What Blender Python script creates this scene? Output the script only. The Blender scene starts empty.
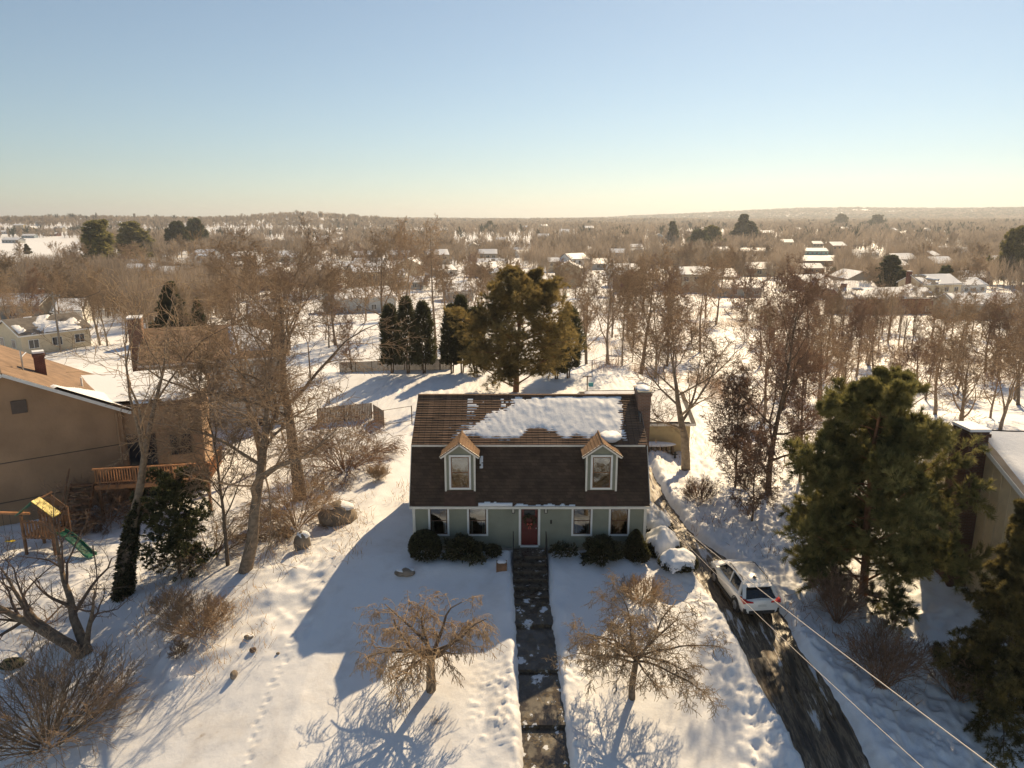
import bpy, math, random
import numpy as np
from math import sin, cos, tan, pi, radians, sqrt, atan2, atan

scene = bpy.context.scene
COL = scene.collection
rnd = random.Random(7)

# ------------------------------------------------------------------ camera geometry
CX, CY, CZ = -0.86, -32.6, 16.0
PITCH = radians(13.0)
F = 711.0

def ray(px, py):
    x = (px - 512) / F; y = -(py - 384) / F
    # camera looks along +Y pitched down
    dy = cos(PITCH) + y * sin(PITCH)
    dz = -sin(PITCH) + y * cos(PITCH)
    return (x, dy, dz)

def proj(X, Y, Z):
    dx, dy, dz = X - CX, Y - CY, Z - CZ
    a = dy * cos(PITCH) - dz * sin(PITCH)
    u = dy * sin(PITCH) + dz * cos(PITCH)
    return 512 + F * dx / a, 384 - F * u / a

# ------------------------------------------------------------------ noise + terrain
def _hash(ix, iy, seed):
    h = (ix.astype(np.int64) * 374761393 + iy.astype(np.int64) * 668265263 + seed * 982451653) & 0x7fffffff
    h = (h ^ (h >> 13)) * 1274126177 & 0x7fffffff
    h = (h ^ (h >> 16)) & 0x7fffffff
    return (h % 100003) / 100003.0

def vnoise(x, y, seed=0):
    x = np.asarray(x, float); y = np.asarray(y, float)
    ix = np.floor(x); iy = np.floor(y); fx = x - ix; fy = y - iy
    fx = fx * fx * (3 - 2 * fx); fy = fy * fy * (3 - 2 * fy)
    a = _hash(ix, iy, seed); b = _hash(ix + 1, iy, seed)
    c = _hash(ix, iy + 1, seed); d = _hash(ix + 1, iy + 1, seed)
    return (a + (b - a) * fx) * (1 - fy) + (c + (d - c) * fx) * fy - 0.5

def fbm(x, y, seed=0, octs=3):
    s = 0; a = 1; f = 1
    for k in range(octs):
        s = s + a * vnoise(x * f + 17.3 * k, y * f - 9.1 * k, seed + k); a *= .5; f *= 2.03
    return s

def sstep(a, b, x):
    t = np.clip((x - a) / (b - a), 0, 1)
    return t * t * (3 - 2 * t)

DRX = [(-40, 12.2), (-22, 11.6), (-11.5, 10.45), (-8.5, 10.15), (-6.5, 9.85), (-3.5, 9.7), (-2, 9.35), (2.8, 8.35), (7, 7.9), (12, 7.9), (16, 8.2)]
DRZ = [(-40, -6.9), (-22, -4.9), (-11.5, -2.5), (-6.5, -1.35), (-4, -0.98), (0, -0.78), (6, -0.45), (12, -0.1), (16, 0)]
DRW = [(-40, 3.4), (-15, 2.3), (-11.5, 2.25), (-8, 2.5), (-6.5, 2.3), (-4.5, 2.5), (-1.0, 2.5), (0.6, 2.3), (2.5, 1.0), (7, .85), (12, .8), (16, .8)]
def interp(T, v):
    return np.interp(v, [t[0] for t in T], [t[1] for t in T])

PATHX = [(-40, .75), (-11.5, .35), (-3, .03), (-1, .0)]
PW = 1.5
def path_z(Y):
    # flagged walk: slabs with small steps
    z = 0.225 * (np.asarray(Y, float) + 0.2)
    return z

def base(X, Y):
    X = np.asarray(X, float); Y = np.asarray(Y, float)
    # front slope
    yy = np.minimum(Y + 0.5, 0)
    z = 0.225 * np.maximum(yy, -26) + 0.06 * np.minimum(yy + 26, 0)
    # fall to the left neighbour
    z = z - 0.2 * np.clip(-9 - X, 0, 12) * (1 - sstep(24, 90, Y))
    # valley behind
    start = 46 - 26 * sstep(9, 20, X)
    z = z - 3.2 * sstep(start, start + 22, Y) - 4.0 * sstep(70, 170, Y)
    # long undulation
    w = sstep(150, 500, Y)
    z = z + w * 7 * fbm(X / 420.0, Y / 420.0, 5, 3)
    r = np.hypot(X, Y + 30)
    # the far country rises slowly to just over the drone's height
    z = z + 13 * sstep(600, 2600, r)
    z = z + 24 * np.exp(-((X + 430) / 190.) ** 2 - ((Y - 1560) / 260.) ** 2) + 12 * np.exp(-((X + 900) / 260.) ** 2 - ((Y - 1500) / 300.) ** 2)
    ridge = 62 * sstep(3000, 5200, r) * (0.12 + 0.9 * sstep(300, 1900, X)) * (1 + 0.5 * fbm(X / 900.0, r / 900.0, 9, 2))
    z = z + ridge
    z = z - 120 * sstep(5600, 8000, r)
    return z

def bank(d, w0, w1):
    return sstep(0, w0, d) * (1 - sstep(w0, w1, d))

def H(X, Y, detail=True):
    X = np.asarray(X, float); Y = np.asarray(Y, float)
    z = base(X, Y)
    # driveway
    dx = np.abs(X - interp(DRX, Y)) - interp(DRW, Y) / 2
    if detail:
        dx = dx + 0.16 * vnoise(X * 1.3, Y * 1.3, 31) + .1 * vnoise(X * 4, Y * 4, 32)
    near = (1 - sstep(13, 18, Y))
    dz = interp(DRZ, Y)
    k = (1 - sstep(0.5, 3.2, dx)) * near
    z = z * (1 - k) + (dz + 0.12) * k
    if detail:
        z = z + bank(dx, 0.45, 2.2) * near * (0.34 + 0.3 * vnoise(X * .9, Y * .7, 41))
    z = z - (z - (dz - .12)) * (1 - sstep(-0.02, 0.22, dx)) * (1 - sstep(11, 13, Y))
    # front walk
    px = np.abs(X - interp(PATHX, Y)) - PW / 2
    if detail:
        px = px + .08 * vnoise(X * 3, Y * 3, 51) + .05 * vnoise(X * 9, Y * 9, 52)
    inp = (1 - sstep(-0.45, -0.35, Y))
    if detail:
        z = z + bank(px, 0.3, 1.6) * inp * (0.2 + 0.2 * vnoise(X * 1.3, Y * 1.1, 53))
    z = np.where((px < 0.1), z - (z - (path_z(Y) - .30)) * (1 - sstep(-0.02, 0.1, px)) * inp, z)
    if detail:
        fade = 1 - sstep(60, 110, np.hypot(X, Y))
        z = z + fade * (0.10 * fbm(X * .33, Y * .33, 61, 3) + .03 * fbm(X * 1.7, Y * 1.7, 66, 2)) * sstep(0, .4, px) * sstep(0, .3, dx)
        # shovelled lumps beside walk and driveway
        cl = vnoise(X * 6.5, Y * 6.5, 71); cl2 = vnoise(X * 13, Y * 13, 72)
        zone = np.maximum(bank(px, 0.25, 2.9) * sstep(-5.5, -8, Y) , bank(dx, .3, 2.4) * near * .9)
        zone = zone * np.clip(vnoise(X * .7, Y * .7, 73) * 2 + .75, 0, 1)
        z = z + zone * (np.clip(cl, 0, 1) * .30 + np.clip(cl2, 0, 1) * .12)
        # rough trodden snow left and behind
        zr = np.clip(vnoise(X * .16, Y * .16, 81) + .30, 0, .7) * sstep(1.2, 3, Y + 0 * X) * (1 - sstep(40, 70, Y))
        zr = np.maximum(zr * 1.35, sstep(6.4, 8, X) * .95 * near * sstep(.4, 1, dx))
        z = z + zr * (.18 * vnoise(X * 2.2, Y * 2.2, 82) + .13 * vnoise(X * 5, Y * 5, 83) - .10 * np.clip(vnoise(X * 3.1, Y * 2.3, 84) - .12, 0, .12) / .12)
        # footprint trail running down the lawn
        tx = -10.25 + .12 * np.sin(Y * .9)
        ft = (np.abs(X - tx - .10 * np.sign(np.sin(Y * 2 * pi / .62))) < .09) & (np.sin(Y * 4 * pi / .62) > .35) & (Y < -5) & (Y > -20)
        z = z - ft * .05
        # wind-scoured drift (curled hollow)
        def gb(x0, y0, a, b, t):
            c, s = cos(t), sin(t)
            u = (X - x0) * c + (Y - y0) * s; v = -(X - x0) * s + (Y - y0) * c
            return np.exp(-(u / a) ** 2 - (v / b) ** 2)
        z = z + .36 * gb(-15.6, -5.4, .75, .28, .9) + .30 * gb(-15.2, -6.2, .22, .6, .2) + .30 * gb(-14.6, -6.9, .5, .22, .5) - .24 * gb(-16.4, -6.3, .45, .4, .3) - .34 * gb(-14.4, -6.3, .5, .35, .4)
        z = z + .16 * gb(-13.2, -5.6, 1.1, .4, .35) + .22 * gb(-12.6, -2.4, 1.0, .6, .3) + .25 * gb(-11.2, -1.2, .5, .4, .3)
        zs = bank(-9.6 - X, .0, 6.5) * sstep(-7.5, -5, Y) * (1 - sstep(0, 3, Y))
        z = z + zs * (.22 * vnoise(X * 1.1, Y * 1.1, 85) + .14 * vnoise(X * 3, Y * 3, 86))
        # mounds against the shrubs
        z = z + .22 * gb(-5.2, -1.5, 1.1, .6, 0) + .2 * gb(-3.1, -1.4, 1.2, .6, 0) + .45 * gb(6.9, -1.8, .9, 1.1, 0)
    # never bury the house
    return z

def Hs(X, Y):
    return float(H(np.array([X]), np.array([Y]))[0])
def Hb(X, Y):
    return float(H(np.array([X]), np.array([Y]), False)[0])

def gp(px, py):
    """ground point seen at a pixel of the layout sketch"""
    d = ray(px, py)
    ts = np.concatenate([np.arange(8, 120, .1), np.arange(120, 900, 1), np.arange(900, 6500, 6)])
    X = CX + d[0] * ts; Y = CY + d[1] * ts; Z = CZ + d[2] * ts
    g = H(X, Y, False) - Z
    i = np.argmax(g > 0)
    if not (g > 0).any(): i = len(ts) - 1
    return float(X[i]), float(Y[i]), float(H(X[i:i+1], Y[i:i+1])[0])

def z_at(py, X, Y):
    """height of a point over (X,Y) that sits on sketch row py"""
    dep = PITCH + atan((py - 384) / F)
    return CZ - (Y - CY) * tan(dep)

# ------------------------------------------------------------------ materials
M = {}
def lin(c):
    return tuple(c) + (1,)
def mat(name, col, rough=.8, metal=0, var=0.0, vscale=3.0, col2=None, bump=0, bscale=30, coord='Object', rvar=0, spec=.5, emis=None):
    m = bpy.data.materials.new(name); m.use_nodes = True
    nt = m.node_tree; N = nt.nodes; L = nt.links
    b = N['Principled BSDF']
    b.inputs['Base Color'].default_value = lin(col)
    b.inputs['Roughness'].default_value = rough
    b.inputs['Metallic'].default_value = metal
    b.inputs['Specular IOR Level'].default_value = spec
    tc = N.new('ShaderNodeTexCoord')
    if var or col2:
        n = N.new('ShaderNodeTexNoise'); n.inputs['Scale'].default_value = vscale; n.inputs['Detail'].default_value = 4
        L.new(tc.outputs[coord], n.inputs['Vector'])
        r = N.new('ShaderNodeValToRGB')
        c1 = tuple(max(0, c * (1 - var)) for c in col); c2 = col2 or tuple(min(1, c * (1 + var)) for c in col)
        r.color_ramp.elements[0].position = .35; r.color_ramp.elements[1].position = .65
        r.color_ramp.elements[0].color = lin(c1); r.color_ramp.elements[1].color = lin(c2)
        L.new(n.outputs['Fac'], r.inputs['Fac'])
        out = r.outputs['Color']
        if rvar:
            oi = N.new('ShaderNodeObjectInfo'); hs = N.new('ShaderNodeHueSaturation')
            mp = N.new('ShaderNodeMapRange'); mp.inputs['To Min'].default_value = 1 - rvar; mp.inputs['To Max'].default_value = 1 + rvar
            L.new(oi.outputs['Random'], mp.inputs['Value']); L.new(mp.outputs[0], hs.inputs['Value'])
            L.new(out, hs.inputs['Color']); out = hs.outputs['Color']
        L.new(out, b.inputs['Base Color'])
    if bump:
        n = N.new('ShaderNodeTexNoise'); n.inputs['Scale'].default_value = bscale; n.inputs['Detail'].default_value = 5
        L.new(tc.outputs[coord], n.inputs['Vector'])
        bp = N.new('ShaderNodeBump'); bp.inputs['Strength'].default_value = bump; bp.inputs['Distance'].default_value = .03
        L.new(n.outputs['Fac'], bp.inputs['Height']); L.new(bp.outputs['Normal'], b.inputs['Normal'])
    M[name] = m
    return m

def brickmat(name, c1, c2, mortar, w=.22, h=.075, rough=.9, axis='XZ', mort=.012, bump=.4):
    m = bpy.data.materials.new(name); m.use_nodes = True
    nt = m.node_tree; N = nt.nodes; L = nt.links; b = N['Principled BSDF']; b.inputs['Roughness'].default_value = rough
    b.inputs['Specular IOR Level'].default_value = .15
    tc = N.new('ShaderNodeTexCoord'); sp = N.new('ShaderNodeSeparateXYZ'); cb = N.new('ShaderNodeCombineXYZ')
    L.new(tc.outputs['Object'], sp.inputs[0])
    if axis == 'XZ':
        add = N.new('ShaderNodeMath'); add.operation = 'ADD'
        L.new(sp.outputs['X'], add.inputs[0]); L.new(sp.outputs['Y'], add.inputs[1])
        L.new(add.outputs[0], cb.inputs['X']); L.new(sp.outputs['Z'], cb.inputs['Y'])
    else:
        L.new(sp.outputs['X'], cb.inputs['X']); L.new(sp.outputs['Y'], cb.inputs['Y'])
    br = N.new('ShaderNodeTexBrick'); br.inputs['Scale'].default_value = 1
    br.inputs['Brick Width'].default_value = w; br.inputs['Row Height'].default_value = h
    br.inputs['Mortar Size'].default_value = mort
    br.inputs['Color1'].default_value = lin(c1); br.inputs['Color2'].default_value = lin(c2); br.inputs['Mortar'].default_value = lin(mortar)
    L.new(cb.outputs[0], br.inputs['Vector'])
    n = N.new('ShaderNodeTexNoise'); n.inputs['Scale'].default_value = 1.3; n.inputs['Detail'].default_value = 6
    L.new(tc.outputs['Object'], n.inputs['Vector'])
    mx = N.new('ShaderNodeMix'); mx.data_type = 'RGBA'; mx.blend_type = 'MULTIPLY'; mx.inputs['Factor'].default_value = 1
    r = N.new('ShaderNodeValToRGB'); r.color_ramp.elements[0].position = .3; r.color_ramp.elements[1].position = .7
    r.color_ramp.elements[0].color = (.7, .7, .7, 1); r.color_ramp.elements[1].color = (1.15, 1.12, 1.08, 1)
    L.new(n.outputs['Fac'], r.inputs['Fac'])
    L.new(br.outputs['Color'], mx.inputs['A']); L.new(r.outputs['Color'], mx.inputs['B'])
    L.new(mx.outputs['Result'], b.inputs['Base Color'])
    bp = N.new('ShaderNodeBump'); bp.inputs['Strength'].default_value = bump; bp.inputs['Distance'].default_value = .01; bp.invert = True
    L.new(br.outputs['Fac'], bp.inputs['Height']); L.new(bp.outputs['Normal'], b.inputs['Normal'])
    M[name] = m
    return m

def snowmat(name, c=(.79, .805, .84), dirt=0.0):
    m = bpy.data.materials.new(name); m.use_nodes = True
    nt = m.node_tree; N = nt.nodes; L = nt.links; b = N['Principled BSDF']
    b.inputs['Roughness'].default_value = .55; b.inputs['Specular IOR Level'].default_value = .25
    tc = N.new('ShaderNodeTexCoord')
    n = N.new('ShaderNodeTexNoise'); n.inputs['Scale'].default_value = 5; n.inputs['Detail'].default_value = 8; n.inputs['Roughness'].default_value = .65
    L.new(tc.outputs['Object'], n.inputs['Vector'])
    bp = N.new('ShaderNodeBump'); bp.inputs['Strength'].default_value = .4; bp.inputs['Distance'].default_value = .04
    L.new(n.outputs['Fac'], bp.inputs['Height']); L.new(bp.outputs['Normal'], b.inputs['Normal'])
    if dirt:
        n2 = N.new('ShaderNodeTexNoise'); n2.inputs['Scale'].default_value = .35; n2.inputs['Detail'].default_value = 10; n2.inputs['Roughness'].default_value = .7
        L.new(tc.outputs['Object'], n2.inputs['Vector'])
        r = N.new('ShaderNodeValToRGB'); r.color_ramp.elements[0].position = .5; r.color_ramp.elements[1].position = .66
        r.color_ramp.elements[0].color = lin(c); r.color_ramp.elements[1].color = lin((c[0]*.86, c[1]*.84, c[2]*.82))
        e = r.color_ramp.elements.new(.74); e.color = lin((.32, .26, .2))
        L.new(n2.outputs['Fac'], r.inputs['Fac'])
        L.new(r.outputs['Color'], b.inputs['Base Color'])
    else:
        b.inputs['Base Color'].default_value = lin(c)
    M[name] = m
    return m

def splotch(name, stops, scale=1.0, stretch=(1, 1, 1), rough=(.25, .8), detail=8):
    """patchy surface: list of (position, colour) over noise"""
    m = bpy.data.materials.new(name); m.use_nodes = True
    nt = m.node_tree; N = nt.nodes; L = nt.links; b = N['Principled BSDF']
    tc = N.new('ShaderNodeTexCoord'); mp = N.new('ShaderNodeMapping'); mp.inputs['Scale'].default_value = stretch
    L.new(tc.outputs['Object'], mp.inputs['Vector'])
    n = N.new('ShaderNodeTexNoise'); n.inputs['Scale'].default_value = scale; n.inputs['Detail'].default_value = detail; n.inputs['Roughness'].default_value = .62
    L.new(mp.outputs[0], n.inputs['Vector'])
    r = N.new('ShaderNodeValToRGB'); cr = r.color_ramp
    cr.elements[0].position = stops[0][0]; cr.elements[0].color = lin(stops[0][1])
    cr.elements[1].position = stops[-1][0]; cr.elements[1].color = lin(stops[-1][1])
    for p, c in stops[1:-1]:
        e = cr.elements.new(p); e.color = lin(c)
    L.new(n.outputs['Fac'], r.inputs['Fac']); L.new(r.outputs['Color'], b.inputs['Base Color'])
    n2 = N.new('ShaderNodeTexNoise'); n2.inputs['Scale'].default_value = scale * 1.7; n2.inputs['Detail'].default_value = 4
    L.new(mp.outputs[0], n2.inputs['Vector'])
    mr = N.new('ShaderNodeMapRange'); mr.inputs['From Min'].default_value = .4; mr.inputs['From Max'].default_value = .6
    mr.inputs['To Min'].default_value = rough[0]; mr.inputs['To Max'].default_value = rough[1]
    L.new(n2.outputs['Fac'], mr.inputs['Value']); L.new(mr.outputs[0], b.inputs['Roughness'])
    bp = N.new('ShaderNodeBump'); bp.inputs['Strength'].default_value = .5; bp.inputs['Distance'].default_value = .03
    L.new(n.outputs['Fac'], bp.inputs['Height']); L.new(bp.outputs['Normal'], b.inputs['Normal'])
    M[name] = m
    return m

def leafy(name, t=.35):
    m = M[name]; nt = m.node_tree; N = nt.nodes; L = nt.links; b = N['Principled BSDF']; o = [n for n in N if n.type == 'OUTPUT_MATERIAL'][0]
    tr = N.new('ShaderNodeBsdfTranslucent'); src = b.inputs['Base Color'].links
    g = N.new('ShaderNodeHueSaturation'); g.inputs['Value'].default_value = 1.6
    if src: L.new(src[0].from_socket, g.inputs['Color'])
    else: g.inputs['Color'].default_value = b.inputs['Base Color'].default_value
    L.new(g.outputs[0], tr.inputs['Color'])
    mx = N.new('ShaderNodeMixShader'); mx.inputs[0].default_value = t
    L.new(b.outputs[0], mx.inputs[1]); L.new(tr.outputs[0], mx.inputs[2]); L.new(mx.outputs[0], o.inputs['Surface'])
snowmat('snow'); snowmat('ground_snow', dirt=1)
mat('siding', (.25, .255, .195), .7, var=.10, vscale=1.2)
mat('trim', (.74, .70, .62), .6, var=.06)
mat('white_paint', (.78, .77, .74), .6, var=.05)
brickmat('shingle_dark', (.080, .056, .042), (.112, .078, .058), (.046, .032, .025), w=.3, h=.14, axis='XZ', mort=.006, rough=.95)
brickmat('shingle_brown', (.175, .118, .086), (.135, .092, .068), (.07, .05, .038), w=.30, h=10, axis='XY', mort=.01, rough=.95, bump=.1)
brickmat('shingle_tan', (.27, .175, .11), (.22, .145, .09), (.12, .07, .05), w=.25, h=.13, axis='XY', mort=.012, rough=.95)
brickmat('brick', (.33, .17, .11), (.23, .12, .08), (.30, .25, .21))
brickmat('brick_dark', (.12, .055, .04), (.085, .04, .03), (.12, .10, .09))
brickmat('brick_red', (.21, .07, .05), (.16, .055, .04), (.2, .14, .12))
mat('door_red', (.10, .008, .010), .35, var=.1)
mat('iron', (.012, .012, .013), .5)
mat('foundation', (.34, .31, .26), .9, var=.12)
mat('curtain', (.70, .68, .63), .9)
mat('dark_room', (.030, .027, .024), .9)
mat('rock', (.22, .18, .14), .95, var=.3, vscale=2, bump=.8, bscale=6)
mat('bark', (.20, .15, .105), .95, var=.3, vscale=6, bump=.6, bscale=20, rvar=.25)
mat('bark_pale', (.30, .24, .175), .95, var=.25, vscale=5, rvar=.2)
mat('twig', (.35, .265, .185), .95, var=.25, vscale=4, rvar=.2)
mat('twig_pale', (.40, .31, .215), .95, var=.2, vscale=4, rvar=.15)
mat('twig_red', (.31, .21, .15), .95, var=.25, vscale=3, rvar=.15)
mat('twig_dark', (.15, .105, .08), .95, var=.25, vscale=3)
mat('twig_gold', (.40, .31, .21), .9, var=.25, vscale=4, rvar=.15)
mat('ivy_bark', (.055, .058, .03), .95, var=.5, vscale=5, bump=1, bscale=14)
mat('pine_bark', (.27, .13, .07), .95, var=.3, vscale=5, bump=.6)
mat('needle', (.115, .125, .045), .8, var=.45, vscale=1.6, col2=(.25, .22, .08), rvar=.15)
mat('needle_gold', (.18, .145, .055), .8, var=.35, vscale=.9, col2=(.32, .24, .09))
mat('needle_deep', (.050, .066, .030), .8, var=.4, vscale=2, col2=(.10, .105, .045), rvar=.2)
mat('needle_dark', (.060, .062, .030), .85, var=.4, vscale=2, rvar=.2)
mat('shrub_leaf', (.040, .048, .024), .6, var=.5, vscale=8, col2=(.095, .090, .038))
mat('far_twig', (.23, .185, .145), .95, var=.3, vscale=.02, coord='Object')
mat('far_needle', (.05, .06, .035), .95)
mat('needle_brown', (.07, .068, .026), .8, var=.35, vscale=1.5, col2=(.20, .16, .055))
mat('garage_wall', (.48, .39, .23), .85, var=.06)
mat('tan_wall', (.38, .33, .26), .85, var=.06)
mat('brown_wall', (.37, .24, .145), .9, var=.12, vscale=.6, bump=.5, bscale=5)
mat('cream_wall', (.62, .52, .36), .85, var=.06)
mat('grey_wall', (.42, .43, .42), .85, var=.06)
mat('white_wall', (.70, .69, .66), .8, var=.05)
mat('blue_wall', (.28, .34, .38), .8, var=.05)
mat('teal_wall', (.16, .36, .33), .8, var=.05)
mat('yellow_wall', (.50, .44, .31), .8, var=.05)
mat('dark_wall', (.11, .085, .07), .9, var=.1)
mat('roof_brown', (.235, .155, .10), .95, var=.2, vscale=1.5)
mat('roof_grey', (.14, .125, .115), .95, var=.2, vscale=1.5)
mat('wood', (.20, .105, .055), .85, var=.3, vscale=3)
mat('wood_orange', (.42, .20, .09), .8, var=.2, vscale=3)
mat('wood_grey', (.24, .20, .16), .9, var=.3, vscale=2)
mat('plastic_green', (.03, .16, .09), .4)
mat('plastic_yellow', (.66, .50, .06), .5)
mat('plastic_teal', (.02, .22, .28), .5)
mat('wire', (.55, .50, .45), .45, metal=.2)
mat('black_wire', (.03, .03, .03), .6)
mat('car_paint', (.80, .79, .76), .25, spec=.6)
M['car_paint'].node_tree.nodes['Principled BSDF'].inputs['Coat Weight'].default_value = .6
mat('car_glass', (.012, .015, .02), .06, spec=.8)
mat('car_black', (.02, .02, .022), .6)
mat('rubber', (.015, .015, .015), .85)
mat('rim', (.45, .45, .46), .3, metal=.9)
mat('tail_red', (.55, .03, .03), .2)
mat('head_clear', (.6, .62, .65), .1)
mat('plate', (.62, .62, .60), .5)
mat('wreath_green', (.035, .045, .015), .8, var=.4, vscale=20)
mat('ribbon', (.45, .07, .05), .6)
mat('lamp_glass', (.5, .48, .42), .2)
splotch('stone_step', [(.34, (.035, .030, .026)), (.48, (.085, .070, .055)), (.56, (.05, .044, .038)), (.615, (.12, .09, .06)), (.65, (.62, .64, .68))], 2.2, (1, 1, 1), (.15, .6))
splotch('walk', [(.30, (.030, .027, .024)), (.44, (.075, .062, .050)), (.51, (.045, .040, .036)), (.56, (.13, .10, .06)), (.595, (.05, .045, .04)), (.62, (.66, .68, .72))], 1.6, (1, 1, 1), (.07, .45))
splotch('asphalt', [(.32, (.028, .024, .020)), (.43, (.07, .052, .036)), (.49, (.22, .16, .10)), (.53, (.065, .048, .036)), (.575, (.26, .20, .13)), (.61, (.58, .58, .60))], 1.2, (2.0, .28, 1), (.18, .7))

for _n in ('needle', 'needle_gold', 'needle_deep', 'needle_dark', 'needle_brown', 'shrub_leaf', 'twig', 'twig_pale', 'twig_red', 'twig_gold', 'far_twig'): leafy(_n)
def glassmat():
    m = bpy.data.materials.new('window_glass'); m.use_nodes = True
    nt = m.node_tree; N = nt.nodes; L = nt.links
    for n in list(N):
        if n.type != 'OUTPUT_MATERIAL': N.remove(n)
    o = [n for n in N if n.type == 'OUTPUT_MATERIAL'][0]
    t = N.new('ShaderNodeBsdfTransparent'); t.inputs[0].default_value = (.55, .6, .62, 1)
    g = N.new('ShaderNodeBsdfGlossy'); g.inputs['Roughness'].default_value = .03; g.inputs['Color'].default_value = (.85, .9, .95, 1)
    f = N.new('ShaderNodeFresnel'); f.inputs['IOR'].default_value = 2.5
    mx = N.new('ShaderNodeMixShader')
    L.new(f.outputs[0], mx.inputs[0]); L.new(t.outputs[0], mx.inputs[1]); L.new(g.outputs[0], mx.inputs[2]); L.new(mx.outputs[0], o.inputs['Surface'])
    M['window_glass'] = m
glassmat()
mat('pane_dark', (.022, .026, .032), .08, spec=.8)

# ------------------------------------------------------------------ mesh building
class MB:
    def __init__(s): s.v = []; s.f = []; s.n = 0
    def add(s, vs, fs):
        o = s.n; s.v.extend([tuple(map(float, p)) for p in vs]); s.f.extend([tuple(i + o for i in f) for f in fs]); s.n += len(vs); return s
    def box(s, x0, x1, y0, y1, z0, z1):
        return s.add([(x0,y0,z0),(x1,y0,z0),(x1,y1,z0),(x0,y1,z0),(x0,y0,z1),(x1,y0,z1),(x1,y1,z1),(x0,y1,z1)],
                     [(0,3,2,1),(4,5,6,7),(0,1,5,4),(1,2,6,5),(2,3,7,6),(3,0,4,7)])
    def beam(s, a, b, w, h=None, up=(0,0,1)):
        h = h or w
        a = np.array(a, float); b = np.array(b, float); d = b - a; d /= np.linalg.norm(d)
        u = np.array(up, float)
        if abs(d @ u) > .98: u = np.array((0, 1., 0))
        r = np.cross(d, u); r /= np.linalg.norm(r); u = np.cross(r, d)
        vs = []
        for p in (a, b):
            for sx, sz in ((-1,-1),(1,-1),(1,1),(-1,1)): vs.append(p + r * sx * w / 2 + u * sz * h / 2)
        return s.add(vs, [(0,3,2,1),(4,5,6,7),(0,1,5,4),(1,2,6,5),(2,3,7,6),(3,0,4,7)])
    def prism(s, poly, axis, a, b):
        """extrude 2D poly [(p,q)] along axis ('x': (p,q)=(y,z); 'y': (x,z); 'z': (x,y))"""
        n = len(poly)
        def P(p, t):
            return (t, p[0], p[1]) if axis == 'x' else ((p[0], t, p[1]) if axis == 'y' else (p[0], p[1], t))
        vs = [P(p, a) for p in poly] + [P(p, b) for p in poly]
        fs = [tuple(range(n))[::-1], tuple(range(n, 2 * n))] + [(i, (i+1) % n, n + (i+1) % n, n + i) for i in range(n)]
        return s.add(vs, fs)
    def tube(s, pts, rad, k=8, cap=True):
        if not hasattr(rad, '__len__'): rad = [rad] * len(pts)
        P = np.array(pts, float); T = np.gradient(P, axis=0); T /= np.linalg.norm(T, axis=1)[:, None] + 1e-9
        ref = np.array((0, 0, 1.)) if abs(T[0][2]) < .8 else np.array((1., 0, 0))
        vs = []
        for p, t, r in zip(P, T, rad):
            a = np.cross(t, ref); a /= np.linalg.norm(a) + 1e-9; b = np.cross(t, a)
            for j in range(k):
                th = 2 * pi * j / k; vs.append(p + (a * cos(th) + b * sin(th)) * r)
        fs = [(i*k+j, i*k+(j+1) % k, (i+1)*k+(j+1) % k, (i+1)*k+j) for i in range(len(pts)-1) for j in range(k)]
        if cap: fs += [tuple(range(k))[::-1], tuple(range((len(pts)-1)*k, len(pts)*k))]
        return s.add(vs, fs)
    def build(s, name, m, parent=None, smooth=False, loc=None, recalc=True):
        me = bpy.data.meshes.new(name); me.from_pydata(s.v, [], s.f)
        me.materials.append(M[m] if isinstance(m, str) else m)
        if recalc:
            import bmesh
            bm = bmesh.new(); bm.from_mesh(me); bmesh.ops.recalc_face_normals(bm, faces=bm.faces); bm.to_mesh(me); bm.free()
        if smooth: me.polygons.foreach_set('use_smooth', [True] * len(me.polygons))
        return link(name, me, parent, loc)

def link(name, me, parent=None, loc=None):
    o = bpy.data.objects.new(name, me); COL.objects.link(o)
    if parent: o.parent = parent
    if loc: o.location = loc
    return o

def tag(o, label=None, cat=None, group=None, kind=None):
    if label: o['label'] = label
    if cat: o['category'] = cat
    if group: o['group'] = group
    if kind: o['kind'] = kind
    return o

def thing(name, loc, label, cat, group=None, rz=0):
    o = bpy.data.objects.new(name, None); COL.objects.link(o); o.location = loc; o.rotation_euler = (0, 0, rz)
    o.empty_display_size = .3
    return tag(o, label, cat, group)

def copy_tree(o, parent=None):
    c = o.copy(); COL.objects.link(c); c.parent = parent
    for ch in list(o.children): copy_tree(ch, c)
    return c

def npmesh(name, V, Fq, m, smooth=False):
    me = bpy.data.meshes.new(name); V = np.asarray(V, np.float32); Fq = np.asarray(Fq, np.int32); k = Fq.shape[1]
    me.vertices.add(len(V)); me.vertices.foreach_set('co', V.ravel())
    me.loops.add(Fq.size); me.loops.foreach_set('vertex_index', Fq.ravel())
    me.polygons.add(len(Fq)); me.polygons.foreach_set('loop_start', np.arange(0, Fq.size, k, dtype=np.int32))
    try: me.polygons.foreach_set('loop_total', np.full(len(Fq), k, np.int32))
    except Exception: pass
    if smooth: me.polygons.foreach_set('use_smooth', np.ones(len(Fq), bool))
    me.update(calc_edges=True)
    me.materials.append(M[m])
    return me

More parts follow.
